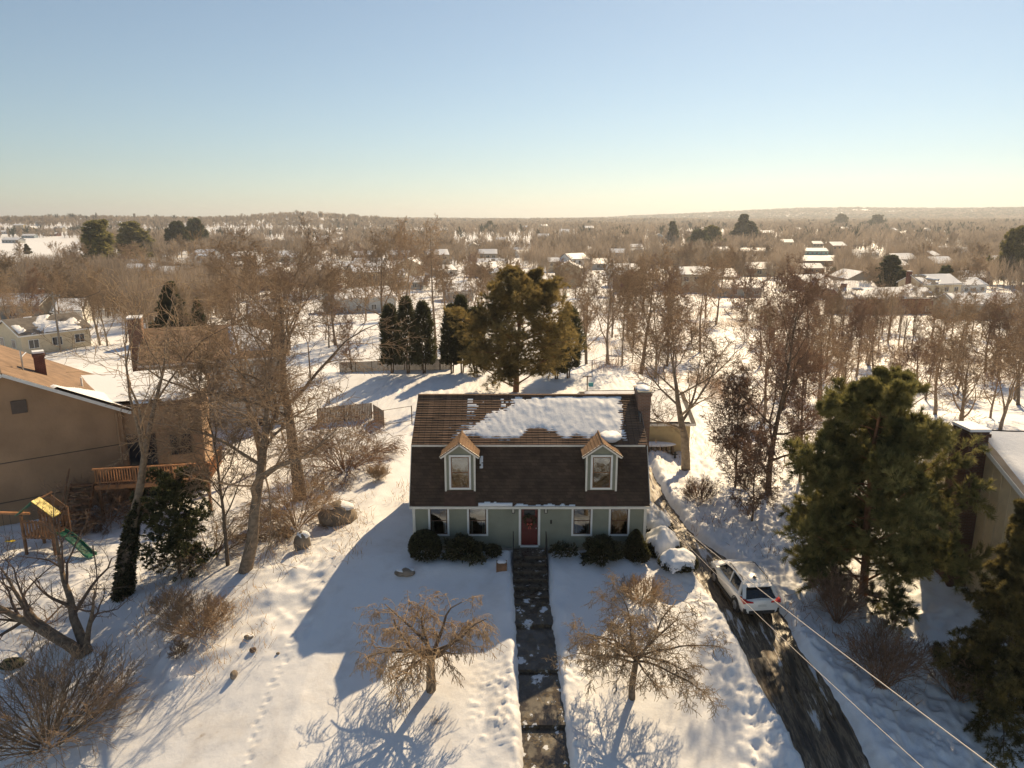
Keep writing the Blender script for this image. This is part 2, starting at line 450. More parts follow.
# ------------------------------------------------------------------ ground sheet
def axis_pts(dense0, dense1, step, lo, hi, g=1.06):
    a = list(np.arange(dense0, dense1, step)); s = step; x = a[-1]
    while x < hi: s *= g; x += s; a.append(x)
    s = step; x = a[0]; b = []
    while x > lo: s *= g; x -= s; b.append(x)
    return np.array(b[::-1] + a)
gx = axis_pts(-19, 16, .085, -6500, 6500, 1.045)
gy = axis_pts(-13.5, 4, .085, -400, 8500, 1.022)
XX, YY = np.meshgrid(gx, gy, indexing='ij')
ZZ = H(XX, YY)
inside = (np.abs(XX) < 5.6) & (YY > .1) & (YY < 8.3)
ZZ = np.where(inside, -.6, ZZ)
ny = len(gy); nx = len(gx)
I, J = np.meshgrid(np.arange(nx - 1), np.arange(ny - 1), indexing='ij')
q = (I * ny + J).ravel()
ground = link('ground', npmesh('ground', np.stack([XX, YY, ZZ], -1).reshape(-1, 3), np.stack([q, q + ny, q + ny + 1, q + 1], 1), 'ground_snow', True))
tag(ground, kind='structure')
print('ground', nx, ny)

# driveway
ys = np.arange(-40, 14.01, .5); mb = MB()
vs = []; fs = []
cols = np.linspace(-1, 1, 9)
for y in ys:
    for c in cols:
        vs.append((float(interp(DRX, y) + c * (interp(DRW, y) / 2 + .35)), y, float(interp(DRZ, y)) + .02 * cos(c * 1.5)))
k = len(cols)
for i in range(len(ys) - 1):
    for j in range(k - 1): fs.append((i*k+j, i*k+j+1, (i+1)*k+j+1, (i+1)*k+j))
mb.add(vs, fs); tag(mb.build('driveway', 'asphalt', smooth=True), kind='structure')
# front walk: slabs with low risers
mb = MB(); y = -3.2; risers = [-3.2, -5.0, -7.4, -9.9, -12.2, -15, -18, -22, -27, -33, -40]
for a, b_ in zip(risers[:-1], risers[1:]):
    za = float(path_z(a)) - .10; zb = float(path_z(b_)) + .05
    xa, xb = float(interp(PATHX, a)), float(interp(PATHX, b_))
    w = PW / 2 + .15
    mb.add([(xa-w, a, za), (xa+w, a, za), (xb+w, b_, zb), (xb-w, b_, zb), (xa-w, a, za-.4), (xa+w, a, za-.4), (xb+w, b_, zb-.4), (xb-w, b_, zb-.4)],
           [(0,1,2,3), (4,7,6,5), (0,3,7,4), (1,5,6,2), (2,6,7,3), (0,4,5,1)])
tag(mb.build('front_path', 'walk'), kind='structure')
# ------------------------------------------------------------------ main house
house = thing('gambrel_house', (0, 0, 0), 'green clapboard gambrel house with two dormers and a red front door', 'house')
WX, EY0, EZ, BY0, BZ, RY, RZ, HD = 5.68, -.30, 2.45, 1.1, 5.1, 4.2, 6.9, 8.4
def clap(mb, x0, x1, y, z0, z1, rows=.115, face=-1):
    z = z0
    while z < z1 - .01:
        t = min(z + rows, z1)
        mb.add([(x0, y + face * .03, z), (x1, y + face * .03, z), (x1, y, t), (x0, y, t), (x0, y, z), (x1, y, z)],
               [(0, 1, 2, 3), (4, 5, 1, 0), (0, 3, 4), (1, 5, 2)])
        z = t
mb = MB()
mb.box(-WX, WX, 0, HD, .14, 2.6)
clap(mb, -WX + .1, WX - .1, 0, .16, 2.42)
w = mb.build('wall', 'siding', house)
mb = MB()      # gable ends above the eaves
prof = [(0, 2.5), (HD, 2.5), (HD - 1.0, BZ - .1), (RY, RZ - .12), (1.2, BZ - .1)]
mb.prism([(.0, 2.5), (HD, 2.5), (HD-1.3, BZ-.12), (RY, RZ-.14), (1.3, BZ-.12)], 'x', -WX, -WX + .12)
mb.build('gable_wall', 'siding', house); mb = MB()
mb.prism([(.0, 2.5), (HD, 2.5), (HD-1.3, BZ-.12), (RY, RZ-.14), (1.3, BZ-.12)], 'x', WX - .12, WX)
mb.build('gable_wall', 'siding', house)
MB().box(-WX - .04, WX + .04, -.04, HD + .04, -.8, .14).build('foundation', 'foundation', house)

RX = 5.85
# lower roof slope (front and back)
mb = MB()
mb.prism([(EY0, EZ), (BY0, BZ), (BY0 + .12, BZ - .02), (EY0 + .16, EZ - .02)], 'x', -RX, RX)
# shingle courses as thin steps
n = 20
for i in range(n):
    t0, t1 = i / n, (i + 1) / n
    y0 = EY0 + (BY0 - EY0) * t0; z0 = EZ + (BZ - EZ) * t0; y1 = EY0 + (BY0 - EY0) * t1; z1 = EZ + (BZ - EZ) * t1
    mb.add([(-RX, y0 - .02, z0 + .01), (RX, y0 - .02, z0 + .01), (RX, y1 - .004, z1), (-RX, y1 - .004, z1), (-RX, y0, z0), (RX, y0, z0)], [(0,1,2,3), (4,5,1,0)])
B2 = HD - (BY0) ; E2 = HD - EY0
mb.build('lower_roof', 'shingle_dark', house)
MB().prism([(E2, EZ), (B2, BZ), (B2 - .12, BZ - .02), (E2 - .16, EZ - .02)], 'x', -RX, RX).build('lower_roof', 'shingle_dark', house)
# upper roof slope with saw-tooth courses
mb = MB()
n = 21
rr = random.Random(3)
for i in range(n):
    t0, t1 = i / n, (i + 1) / n
    y0 = BY0 - .05 + (RY - BY0 + .05) * t0; z0 = BZ + .03 + (RZ - BZ - .03) * t0
    y1 = BY0 - .05 + (RY - BY0 + .05) * t1; z1 = BZ + .03 + (RZ - BZ - .03) * t1
    x = -RX
    while x < RX:
        x2 = min(RX, x + rr.choice((.33, .66, 1.0)))
        h = .030 + rr.uniform(-.010, .012)
        mb.add([(x, y0 - .012, z0 + h), (x2, y0 - .012, z0 + h), (x2, y1, z1 + .004), (x, y1, z1 + .004), (x, y0 - .01, z0 - .01), (x2, y0 - .01, z0 - .01)], [(0,1,2,3), (4,5,1,0)])
        x = x2
mb.prism([(BY0 - .05, BZ + .02), (RY, RZ - .005), (HD - BY0 + .05, BZ + .02), (HD - BY0, BZ - .06), (RY, RZ - .11), (BY0, BZ - .06)], 'x', -RX, RX)
mb.box(-RX - .01, RX + .01, RY - .10, RY + .10, RZ - .02, RZ + .045)
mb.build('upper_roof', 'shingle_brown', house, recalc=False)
# trim: eave fascia, break band, rakes, corner boards
mb = MB()
mb.box(-RX, RX, EY0 - .03, EY0 + .0, EZ - .13, EZ - .01)
mb.box(-RX, RX, EY0, -.005, EZ - .15, EZ - .11)
mb.box(-RX - .02, RX - .1, BY0 - .09, BY0 - .045, BZ - .05, BZ + .035)
for s in (-1, 1):
    mb.box(s * WX - .07, s * WX + .07, -.05, .10, .10, EZ - .13)
    x = s * RX
    for (a, b_) in (((EY0, EZ - .05), (BY0, BZ - .05)), ((BY0, BZ - .05), (RY, RZ - .06)), ((RY, RZ - .06), (HD - BY0, BZ - .05)), ((HD - BY0, BZ - .05), (HD - EY0, EZ - .05))):
        mb.beam((x, a[0], a[1]), (x, b_[0], b_[1]), .03, .13, up=(0, 0, 1))
mb.build('trim', 'trim', house)

def window(parent, x, z0, z1, w, y, fw=.10, curtain=False, lower_sash=True, seed=0):
    fr = MB()
    for (a, b_, c, d) in ((x-w/2, x-w/2+fw, z0, z1), (x+w/2-fw, x+w/2, z0, z1), (x-w/2+fw, x+w/2-fw, z0, z0+fw), (x-w/2+fw, x+w/2-fw, z1-fw, z1)):
        fr.box(a, b_, y - .055, y + .02, c, d)
    f = fr.build('window', 'white_paint', parent)
    s = MB(); i0, i1 = x-w/2+fw, x+w/2-fw; s0, s1 = z0+fw, z1-fw; t = .045; zm = (s0+s1)/2
    for (a, b_, c, d) in ((i0, i0+t, s0, s1), (i1-t, i1, s0, s1), (i0+t, i1-t, s0, s0+t), (i0+t, i1-t, s1-t, s1), (i0+t, i1-t, zm-t/2, zm+t/2)):
        s.box(a, b_, y - .045, y + .012, c, d)
    s.build('sash', 'wood' if seed else 'brick_dark', f)
    MB().box(i0 + t, i1 - t, y - .038, y - .03, s0 + t, s1 - t).build('pane', 'window_glass', f)
    MB().box(i0, i1, y - .026, y - .0235, s0, s1).build('dark_interior', 'dark_room', f)
    if curtain:
        for sx in (-1, 1):
            c = MB()
            e = i0 + t if sx < 0 else i1 - t
            top = s0 + (s1 - s0) * .5
            pts = []
            for k in range(5):
                xx = e - sx * (.03 + .035 * k) ; c.box(min(xx, xx+.028*sx) , max(xx, xx+.028*sx), y - .0295 - .002 * (k % 2), y - .0268, s0 + t + .02, top - .01 * k)
            c.build('curtain', 'curtain', f)
    return f
for (x, cu) in ((-4.46, 1), (-2.55, 1), (2.58, 1), (4.41, 0)):
    f = window(house, x, .78, 2.40, 1.03, -.01, fw=.095, curtain=cu)
# door
door = MB().box(-.40, .40, -.06, -.02, .30, 2.28).build('front_door', 'door_red', house)
mb = MB()
for (a, b_, c, d) in ((-.30, -.05, .45, 1.05), (.05, .30, .45, 1.05), (-.30, -.05, 1.2, 1.75), (.05, .30, 1.2, 1.75)):
    mb.box(a, b_, -.075, -.06, c, d)
mb.build('door_panel', 'door_red', door)
MB().box(-.27, .27, -.07, -.06, 1.88, 2.16).build('door_light', 'pane_dark', door)
mb = MB(); mb.tube([(.33, -.062, 1.2), (.33, -.12, 1.2)], .03); mb.build('door_handle', 'rim', door)
mb = MB()
mb.box(-.53, -.42, -.07, .0, .28, 2.40); mb.box(.42, .53, -.07, .0, .28, 2.40); mb.box(-.42, .42, -.07, 0, 2.29, 2.40); mb.box(-.45, .45, -.16, 0, .22, .29)
mb.build('door_frame', 'white_paint', house)
# lanterns
for x in (-.80, .80):
    lm = MB(); lm.box(x-.05, x+.05, -.06, -.02, 2.14, 2.30); lm.box(x-.09, x+.09, -.20, -.04, 2.26, 2.29); lm.box(x-.07, x+.07, -.18, -.06, 2.02, 2.04)
    for sx in (-1, 1):
        for yy in (-.18, -.06): lm.box(x+sx*.065-.008, x+sx*.065+.008, yy-.008, yy+.008, 2.04, 2.26)
    l = lm.build('wall_lantern', 'iron', house)
    MB().box(x-.05, x+.05, -.16, -.08, 2.045, 2.24).build('lantern_glass', 'lamp_glass', l)
MB().box(1.02, 1.10, -.05, -.02, 1.42, 1.62).build('house_number_plate', 'iron', house)

# dormers
def dormer(cx, w):
    yf, zb, ze, zp = .05, 3.10, 5.02, 5.54
    x0, x1 = cx - w/2, cx + w/2
    root = MB()
    root.prism([(x0, zb), (x1, zb), (x1, ze), (cx, zp - .05), (x0, ze)], 'y', yf, yf + .05)
    for xs in (x0, x1 - .05):
        root.prism([(yf + .05, zb + .02), (yf + .05, ze), (2.0, ze), (BY0 + .05, ze), (.45, 3.8)], 'x', xs, xs + .05)
    d = root.build('dormer', 'siding', house)
    tr = MB()
    tr.box(x0 - .02, x0 + .07, yf - .03, yf - .001, zb, ze); tr.box(x1 - .07, x1 + .02, yf - .03, yf - .001, zb, ze)
    e = .20
    s = (zp - ze) / (w / 2)
    for sg in (-1, 1):
        a = (cx, yf - .21, zp + .00); b_ = (cx + sg * (w/2 + e), yf - .21, ze - s * e)
        tr.beam(a, b_, .05, .13)
        tr.prism([(cx + sg*(w/2+.001), ze - .12), (cx + sg*(w/2+e), ze - s*e - .06), (cx + sg*(w/2+e), ze - s*e), (cx + sg*w/2, ze)], 'y', yf - .185, yf + .0) 
    tr.build('dormer_trim', 'trim', d)
    rf = MB()
    for sg in (-1, 1):
        xe = cx + sg * (w/2 + e); zE = ze - s * e
        n = 6
        for i in range(n):
            t0, t1 = i/n, (i+1)/n
            xa, za = xe + (cx - xe)*t0, zE + .06 + (zp + .07 - zE - .06)*t0
            xb, zb2 = xe + (cx - xe)*t1, zE + .06 + (zp + .07 - zE - .06)*t1
            h = .018
            rf.add([(xa, yf-.24, za+h), (xa, 2.3, za+h), (xb, 2.3, zb2), (xb, yf-.24, zb2), (xa, yf-.24, za-.05), (xa, 2.3, za-.05), (xb, yf-.24, zb2-.05), (xb, 2.3, zb2-.05)],
                   [(0,1,2,3), (0,4,5,1), (0,3,6,4), (4,6,7,5)])
    rf.tube([(cx, yf - .25, zp + .08), (cx, 2.4, zp + .08)], .04, 6)
    rf.build('dormer_roof', 'shingle_tan', d)
    window(d, cx, zb + .10, ze - .06, 1.06, yf - .012, fw=.095, seed=1)
    return d
dormer(-3.38, 1.46); dormer(3.48, 1.50)
mat('shingle_warm', (.085, .048, .034), .95, var=.2, vscale=4)
# apron flashing below dormers
mb = MB()
for cx in (-3.38, 3.48):
    mb = MB(); mb.prism([(EY0 - .035, EZ + .01), (.045, 3.13), (.05, 3.07), (EY0 + .05, EZ)], 'x', cx - .76, cx + .76); mb.build('dormer_apron', 'shingle_warm', house)


# chimney
mb = MB(); mb.box(5.70, 6.34, 3.1, 4.4, -.6, 7.30); mb.box(5.66, 6.38, 3.06, 4.44, 7.12, 7.24);
ch = mb.build('chimney', 'brick', house)
MB().box(5.64, 6.40, 3.04, 4.46, 7.301, 7.37).build('chimney_cap', 'foundation', ch)
mb = MB(); mb.prism([(BY0 + 1.2, BZ + .68), (3.1, BZ + 1.22), (3.1, BZ + 1.5), ], 'x', 5.55, 5.7); 
mb = MB(); mb.box(5.675, 5.72, 2.4, 3.1, 5.7, 6.35)
mat('flashing', (.10, .10, .10), .5)
mb.build('chimney_flashing', 'flashing', ch)

# snow lying on surfaces
def snow_sheet(name, parent, fn, thick, u0, u1, v0, v1, step=.08):
    """fn(u,v)->xyz on surface plus normal; thick(u,v)->thickness array"""
    us = np.arange(u0, u1 + step/2, step); vs_ = np.arange(v0, v1 + step/2, step)
    U, V = np.meshgrid(us, vs_, indexing='ij'); T = thick(U, V)
    P, Nn = fn(U, V)
    top = P + Nn * np.maximum(T, -.02)[..., None]
    nv = len(vs_); I, J = np.meshgrid(np.arange(len(us)-1), np.arange(nv-1), indexing='ij')
    keep = np.maximum.reduce([T[:-1, :-1], T[1:, :-1], T[:-1, 1:], T[1:, 1:]]) > 0
    q = (I * nv + J)[keep]
    F_ = np.stack([q, q + nv, q + nv + 1, q + 1], 1)
    idx, inv = np.unique(F_, return_inverse=True)
    me = npmesh(name, top.reshape(-1, 3)[idx], inv.reshape(-1, 4), 'snow', True)
    return link(name, me, parent)
def pinpoly(x, y, poly):
    c = np.zeros(x.shape, bool); n = len(poly)
    for i in range(n):
        x1, y1 = poly[i]; x2, y2 = poly[(i+1) % n]
        cond = ((y1 > y) != (y2 > y)) & (x < (x2-x1)*(y-y1)/((y2-y1) or 1e-9) + x1)
        c ^= cond
    return c
def polydist(x, y, poly):
    d = np.full(x.shape, 1e9); n = len(poly)
    for i in range(n):
        x1, y1 = poly[i]; x2, y2 = poly[(i+1) % n]; dx, dy = x2-x1, y2-y1
        t = np.clip(((x-x1)*dx+(y-y1)*dy)/(dx*dx+dy*dy+1e-12), 0, 1)
        d = np.minimum(d, np.hypot(x-x1-t*dx, y-y1-t*dy))
    return np.where(pinpoly(x, y, poly), d, -d)
nY, nZ = -(RZ-BZ), (RY-BY0); ln = sqrt(nY**2+nZ**2); nrm = np.array([0, nY/ln, nZ/ln])
def roof_pt(U, V):
    return np.stack([U, BY0 + V*(RY-BY0), BZ + .035 + V*(RZ-BZ)], -1), np.broadcast_to(nrm, U.shape + (3,))
poly = [(-4.15, .16), (-3.9, .33), (-2.6, .46), (-1.3, .68), (-.5, .94), (4.7, .95), (4.9, .55), (5.0, .05), (1.75, .04), (1.35, .22), (.7, .24), (.2, .28), (-.2, .1), (-1.0, -.01), (-2.2, -.01), (-2.7, .05), (-3.9, .02)]
def th(U, V):
    d = polydist(U, V*3.5, [(a, b*3.5) for a, b in poly])
    nz = fbm(U*1.2, V*5, 5, 3)
    t = .15 * sstep(-.12, .5, d) * np.sign(d + .16 + .25*nz)
    rag = .35*nz + (.16*vnoise(U*6, V*20, 91) + .10*vnoise(U*14, V*40, 92))*(1 - .75*sstep(0, 2.5, U)) + .2*vnoise(U*1.7, V*5, 93)
    t = np.where(d + rag + .02 < 0, -.05, .006 + .05 * sstep(-.05, .6, d + rag))
    slide = fbm(U*.7 + V*1.6, V*2.6 - U*.25, 15, 3)
    t = t + np.where(t > 0, .05 * np.abs(slide) * sstep(.1, .6, d) * sstep(-.6, .6, U), 0) + np.where(t > 0, .03*vnoise(U*5, V*14, 8), 0)
    # thin wisps held on shingle courses
    course = (np.mod(V * 21, 1) > .45) & (np.mod(V * 21, 1) < .98)
    wx = (vnoise(U*1.6, V*1.2, 77) + .5*vnoise(U*8, V*21, 78)) > .04
    w = course & wx & (U > -3.2) & (U < .2) & (V < .97) & (V > .3) & (V > .25 + (-U-3)*.2)
    return np.where(w, np.maximum(t, .012), t)
snow_sheet('roof_snow', house, roof_pt, th, -5.6, 5.6, 0, .965, .028)
# eave strip and dormer roof snow
def low_pt(U, V):
    a = np.array([0, -(BZ-EZ), BY0-EY0]); a = a/np.linalg.norm(a)
    return np.stack([U, EY0 + V*(BY0-EY0) - .03, EZ + .01 + V*(BZ-EZ)], -1), np.broadcast_to(a, U.shape + (3,))
def th2(U, V):
    a = np.where((U > -2.5) & (U < -.85) & (V < .055 + .02*vnoise(U*6, U*0, 3)) & (V > .008), .05, -.05)
    b_ = np.where((U > -.85) & (U < 2.2) & (V < .018 + .045*vnoise(U*5, U*0, 4)), .04, -.05)
    c = np.where((U > -2.45) & (U < -2.3) & (V > .62) & (V < .82) & (vnoise(U*9, V*40, 2) > -.1), .02, -.05)
    return [a, b_, c][th2.k]
for _k in range(3):
    th2.k = _k; snow_sheet('eave_snow', house, low_pt, th2, -5.5, 5.5, 0, .95, .015)
def blob(name, parent, c, r, m='snow', seed=1, lump=.25, sub=3):
    import bmesh
    bm = bmesh.new(); bmesh.ops.create_icosphere(bm, subdivisions=sub, radius=1)
    for v in bm.verts:
        x, y, z = v.co
        k = 1 + lump * float(fbm(np.array([x*1.5 + seed*3.1 + z]), np.array([y*1.5 - z*1.3 + seed]), seed, 3)[0])
        v.co = (x*r[0]*k, y*r[1]*k, z*r[2]*k)
    me = bpy.data.meshes.new(name); bm.to_mesh(me); bm.free(); me.materials.append(M[m])
    me.polygons.foreach_set('use_smooth', [True]*len(me.polygons))
    return link(name, me, parent, c)
blob('chimney_snow', ch, (6.0, 3.75, 7.39), (.36, .62, .13))
blob('dormer_snow', house, (3.95, 1.5, 5.40), (.66, .75, .30), seed=4, lump=.7)

# wreath on the door
wr = thing('door_wreath', (0, -.10, 1.62), 'evergreen wreath with red ribbon hanging on the red front door', 'wreath')
mb = MB(); n = 20
rr = random.Random(5)
for i in range(150):
    a = rr.uniform(0, 2*pi); r = .25 + rr.gauss(0, .035); c = (r*cos(a), rr.uniform(-.05, .0), r*sin(a)); b_ = rr.uniform(0, 6.28)
    e = (c[0] + .11*cos(b_), c[1] - .04, c[2] + .11*sin(b_)); mb.beam(c, e, .022, .006)
mb.build('greenery', 'wreath_green', wr)
mb = MB()
for s in (-1, 1):
    mb.add([(0, -.07, -.16), (s*.13, -.09, -.08), (s*.13, -.08, -.24)], [(0,1,2)]); mb.add([(0, -.07, -.17), (s*.10, -.08, -.42), (s*.03, -.08, -.42)], [(0,1,2)])
mb.build('ribbon', 'ribbon', wr)

# front steps with railings
st = thing('front_steps', (0, -.1, 0), 'dark wet stone steps with black iron railings below the red door', 'steps')
tops = [(.22, -.17, -1.0), (.05, -1.0, -1.42), (-.13, -1.42, -1.84), (-.31, -1.84, -2.26), (-.49, -2.26, -2.68), (-.67, -2.68, -3.15)]
for z, ya, yb in tops:
    mb = MB(); mb.box(-.78, .78, yb, ya + (.0 if z > .2 else .06), -1.1, z - .06); mb.box(-.82, .82, yb - .03, ya + (.0 if z > .2 else .05), z - .058, z)
    mb.build('step', 'stone_step', st)
for s in (-1, 1):
    mb = MB(); x = s * .80
    mb.tube([(x, -.2, 1.12), (x, -1.0, 1.12), (x, -2.55, .42)], .025, 6)
    mb.tube([(x, -.2, .42), (x, -1.0, .42), (x, -2.5, -.28)], .015, 6)
    for y, zt, zb in ((-.2, 1.12, .2), (-1.0, 1.12, .2), (-2.5, .44, -.5)): mb.tube([(x, y, zb), (x, y, zt)], .02, 6)
    for k in range(5): mb.tube([(x, -.32 - .14*k, .42), (x, -.32-.14*k, 1.12)], .010, 4)
    for k in range(8): y = -1.15 - .17*k; d = (y+1.0)*.452; mb.tube([(x, y, .42 + d), (x, y, 1.12 + d)], .010, 4)
    mb.build('railing', 'iron', st)

# ------------------------------------------------------------------ car
def make_car(loc, rz, label):
    car = thing('parked_car', loc, label, 'car', rz=rz)
    # body stations (y, half width, z sill, z shoulder, z deck)
    S = [(-2.22, .70, .42, .62, .80), (-2.16, .82, .34, .70, .98), (-1.95, .88, .30, .78, 1.02), (-1.4, .90, .26, .82, 1.03), (-.4, .905, .24, .82, 1.02), (.6, .905, .24, .80, 1.0),
         (1.15, .90, .25, .80, .98), (1.7, .88, .28, .76, .92), (2.05, .82, .32, .68, .82), (2.2, .70, .36, .58, .70)]
    mb = MB(); vs = []; k = 9
    for (y, w, zs, zh, zd) in S:
        for (fx, z) in ((-.9, zs), (-1.0, (zs+zh)/2), (-1.0, zh), (-.93, zd-.02), (0, zd + .03), (.93, zd-.02), (1.0, zh), (1.0, (zs+zh)/2), (.9, zs)):
            vs.append((fx*w, y, z))
    fs = [(i*k+j, i*k+(j+1) % k, (i+1)*k+(j+1) % k, (i+1)*k+j) for i in range(len(S)-1) for j in range(k)]
    fs += [tuple(range(k))[::-1], tuple(range((len(S)-1)*k, len(S)*k))]
    mb.add(vs, fs); body = mb.build('body', 'car_paint', car, smooth=True)
    m = body.modifiers.new('b', 'BEVEL'); m.width = .03; m.segments = 2; m.angle_limit = .5
    # greenhouse glass
    G = [(-2.06, .74, 1.00, 1.02), (-1.55, .66, 1.0, 1.50), (-1.1, .655, 1.0, 1.57), (.0, .65, 1.0, 1.60), (.45, .64, 1.0, 1.54), (1.22, .72, .96, 1.00)]
    mb = MB(); vs = []
    for (y, w, zb, zt) in G:
        vs += [(-.80, y, zb - .02), (-w*(1 if zt-zb > .1 else 1.05), y, zt - .05), (0, y, zt - .01), (w*(1 if zt-zb > .1 else 1.05), y, zt - .05), (.80, y, zb - .02)]
    fs = [(i*5+j, i*5+j+1, (i+1)*5+j+1, (i+1)*5+j) for i in range(len(G)-1) for j in range(4)] + [(0,1,2,3,4), (25,26,27,28,29)]
    mb.add(vs, fs); mb.build('glass', 'car_glass', car, smooth=False)
    # roof panel and pillars
    mb = MB(); R = [(-1.72, .60, 1.44), (-1.55, .655, 1.50), (-1.1, .665, 1.585), (0, .66, 1.61), (.42, .645, 1.56), (.52, .60, 1.52)]
    vs = []
    for (y, w, z) in R: vs += [(-w, y, z - .05), (-w*.9, y, z), (0, y, z + .03), (w*.9, y, z), (w, y, z-.05)]
    mb.add(vs, [(i*5+j, i*5+j+1, (i+1)*5+j+1, (i+1)*5+j) for i in range(len(R)-1) for j in range(4)])
    mb.build('roof_panel', 'car_paint', car, smooth=True)
    for s in (-1, 1):
        for a_, b_, w_, h_, u_ in (((s*.645, -1.6, 1.46), (s*.79, -2.0, 1.0), .16, .05, (0, 0, 1)), ((s*.66, .47, 1.52), (s*.80, 1.2, .98), .07, .05, (0, 0, 1)),
                ((s*.665, -1.45, 1.49), (s*.82, -1.50, 1.0), .05, .20, (0, 1, 0)), ((s*.665, -.40, 1.53), (s*.825, -.40, 1.0), .03, .09, (0, 1, 0))):
            MB().beam(a_, b_, w_, h_, up=u_).build('pillar', 'car_paint', car)
    mb = MB(); mb.prism([(-1.62, 1.50), (-1.85, 1.47), (-1.85, 1.50), (-1.62, 1.55)], 'x', -.58, .58); mb.build('spoiler', 'car_paint', car)
    for s in (-1, 1):
        mb = MB(); mb.tube([(s*.60, -1.35, 1.58), (s*.60, -1.2, 1.64), (s*.60, .1, 1.66), (s*.59, .3, 1.60)], .02, 6); mb.build('roof_rail', 'car_black', car)
        mb = MB(); mb.box(min(s*.86, s*1.02), max(s*.86, s*1.02), .78, .92, 1.0, 1.14); mb.build('side_mirror', 'car_paint', car)
        # lights
        mb = MB(); mb.prism([(s*.42, .88), (s*.80, .90), (s*.86, .98), (s*.82, 1.03), (s*.70, .98), (s*.44, .94)], 'y', -2.215, -2.0); mb.prism([(-2.2, .86), (-1.72, .95), (-1.75, 1.0), (-2.15, 1.03)], 'x', s*.78, s*.895)
        mb.build('tail_light', 'tail_red', car)
        mb = MB(); mb.box(min(s*.45, s*.80), max(s*.45, s*.80), 2.02, 2.17, .62, .74); mb.build('headlight', 'head_clear', car)
        for y in (-1.33, 1.33):
            mb = MB(); prof = []
            n = 20
            x0, x1 = s*.72, s*.925
            mb.tube([(x0, y, .34), (s*.74, y, .34), (s*.90, y, .34), (x1, y, .34)], [.30, .345, .345, .31], n)
            wh = mb.build('tyre', 'rubber', car, smooth=False)
            mb = MB(); mb.tube([(s*.90, y, .34), (s*.935, y, .34)], [.22, .20], n)
            for a in range(5):
                t = a * 2*pi/5; mb.beam((s*.935, y, .34), (s*.945, y + .2*cos(t), .34 + .2*sin(t)), .05, .02, up=(1, 0, 0))
            mb.build('rim', 'rim', wh)
            mb = MB(); pts = [(s*.895, y + .40*cos(t), .34 + .40*sin(t)) for t in np.linspace(-.15, pi + .15, 12)]
            mb.tube(pts, .035, 6); mb.build('wheel_arch', 'car_black', car)
    mb = MB(); mb.box(-.62, .62, -2.235, -2.1, .36, .52); 
    for s in (-1, 1):
        MB().box(min(s*.86, s*.915), max(s*.86, s*.915), -.95, .95, .22, .34).build('sill_cladding', 'car_black', car)
        MB().box(min(s*.63, s*.84), max(s*.63, s*.84), -2.2, -2.05, .38, .60).build('bumper_corner', 'car_black', car)
    mb.build('bumper_cladding', 'car_black', car)
    MB().box(-.20, .20, -2.232, -2.1, .70, .82).build('number_plate', 'plate', car)
    mb = MB(); mb.tube([(-.02, -1.99, 1.09), (.35, -1.93, 1.12)], .012, 4); mb.build('rear_wiper', 'car_black', car)
    MB().box(-.05, .05, -1.30, -1.12, 1.60, 1.66).build('roof_antenna', 'car_black', car)
    sn = snow_sheet('bonnet_snow', car, lambda U, V: (np.stack([U, V, .93 - (V-1.2)*.14 + .05 - .05*np.abs(U)], -1), np.broadcast_to(np.array([0, 0, 1.]), U.shape + (3,))),
                    lambda U, V: .05 * sstep(0, .15, .72 - np.abs(U)) * sstep(1.15, 1.25, V) * sstep(2.05, 1.95, V) + .01*vnoise(U*5, V*5, 3), -.75, .75, 1.15, 2.05, .05)
    return car
c0 = make_car((9.72, -2.85, float(interp(DRZ, -2.85)) + .03), radians(5), 'white crossover car parked on the driveway beside the green house'); c0.scale = (.93, .95, .96)
# ------------------------------------------------------------------ vegetation generators
def _norm(x, y, z):
    l = sqrt(x*x + y*y + z*z) + 1e-9
    return x/l, y/l, z/l

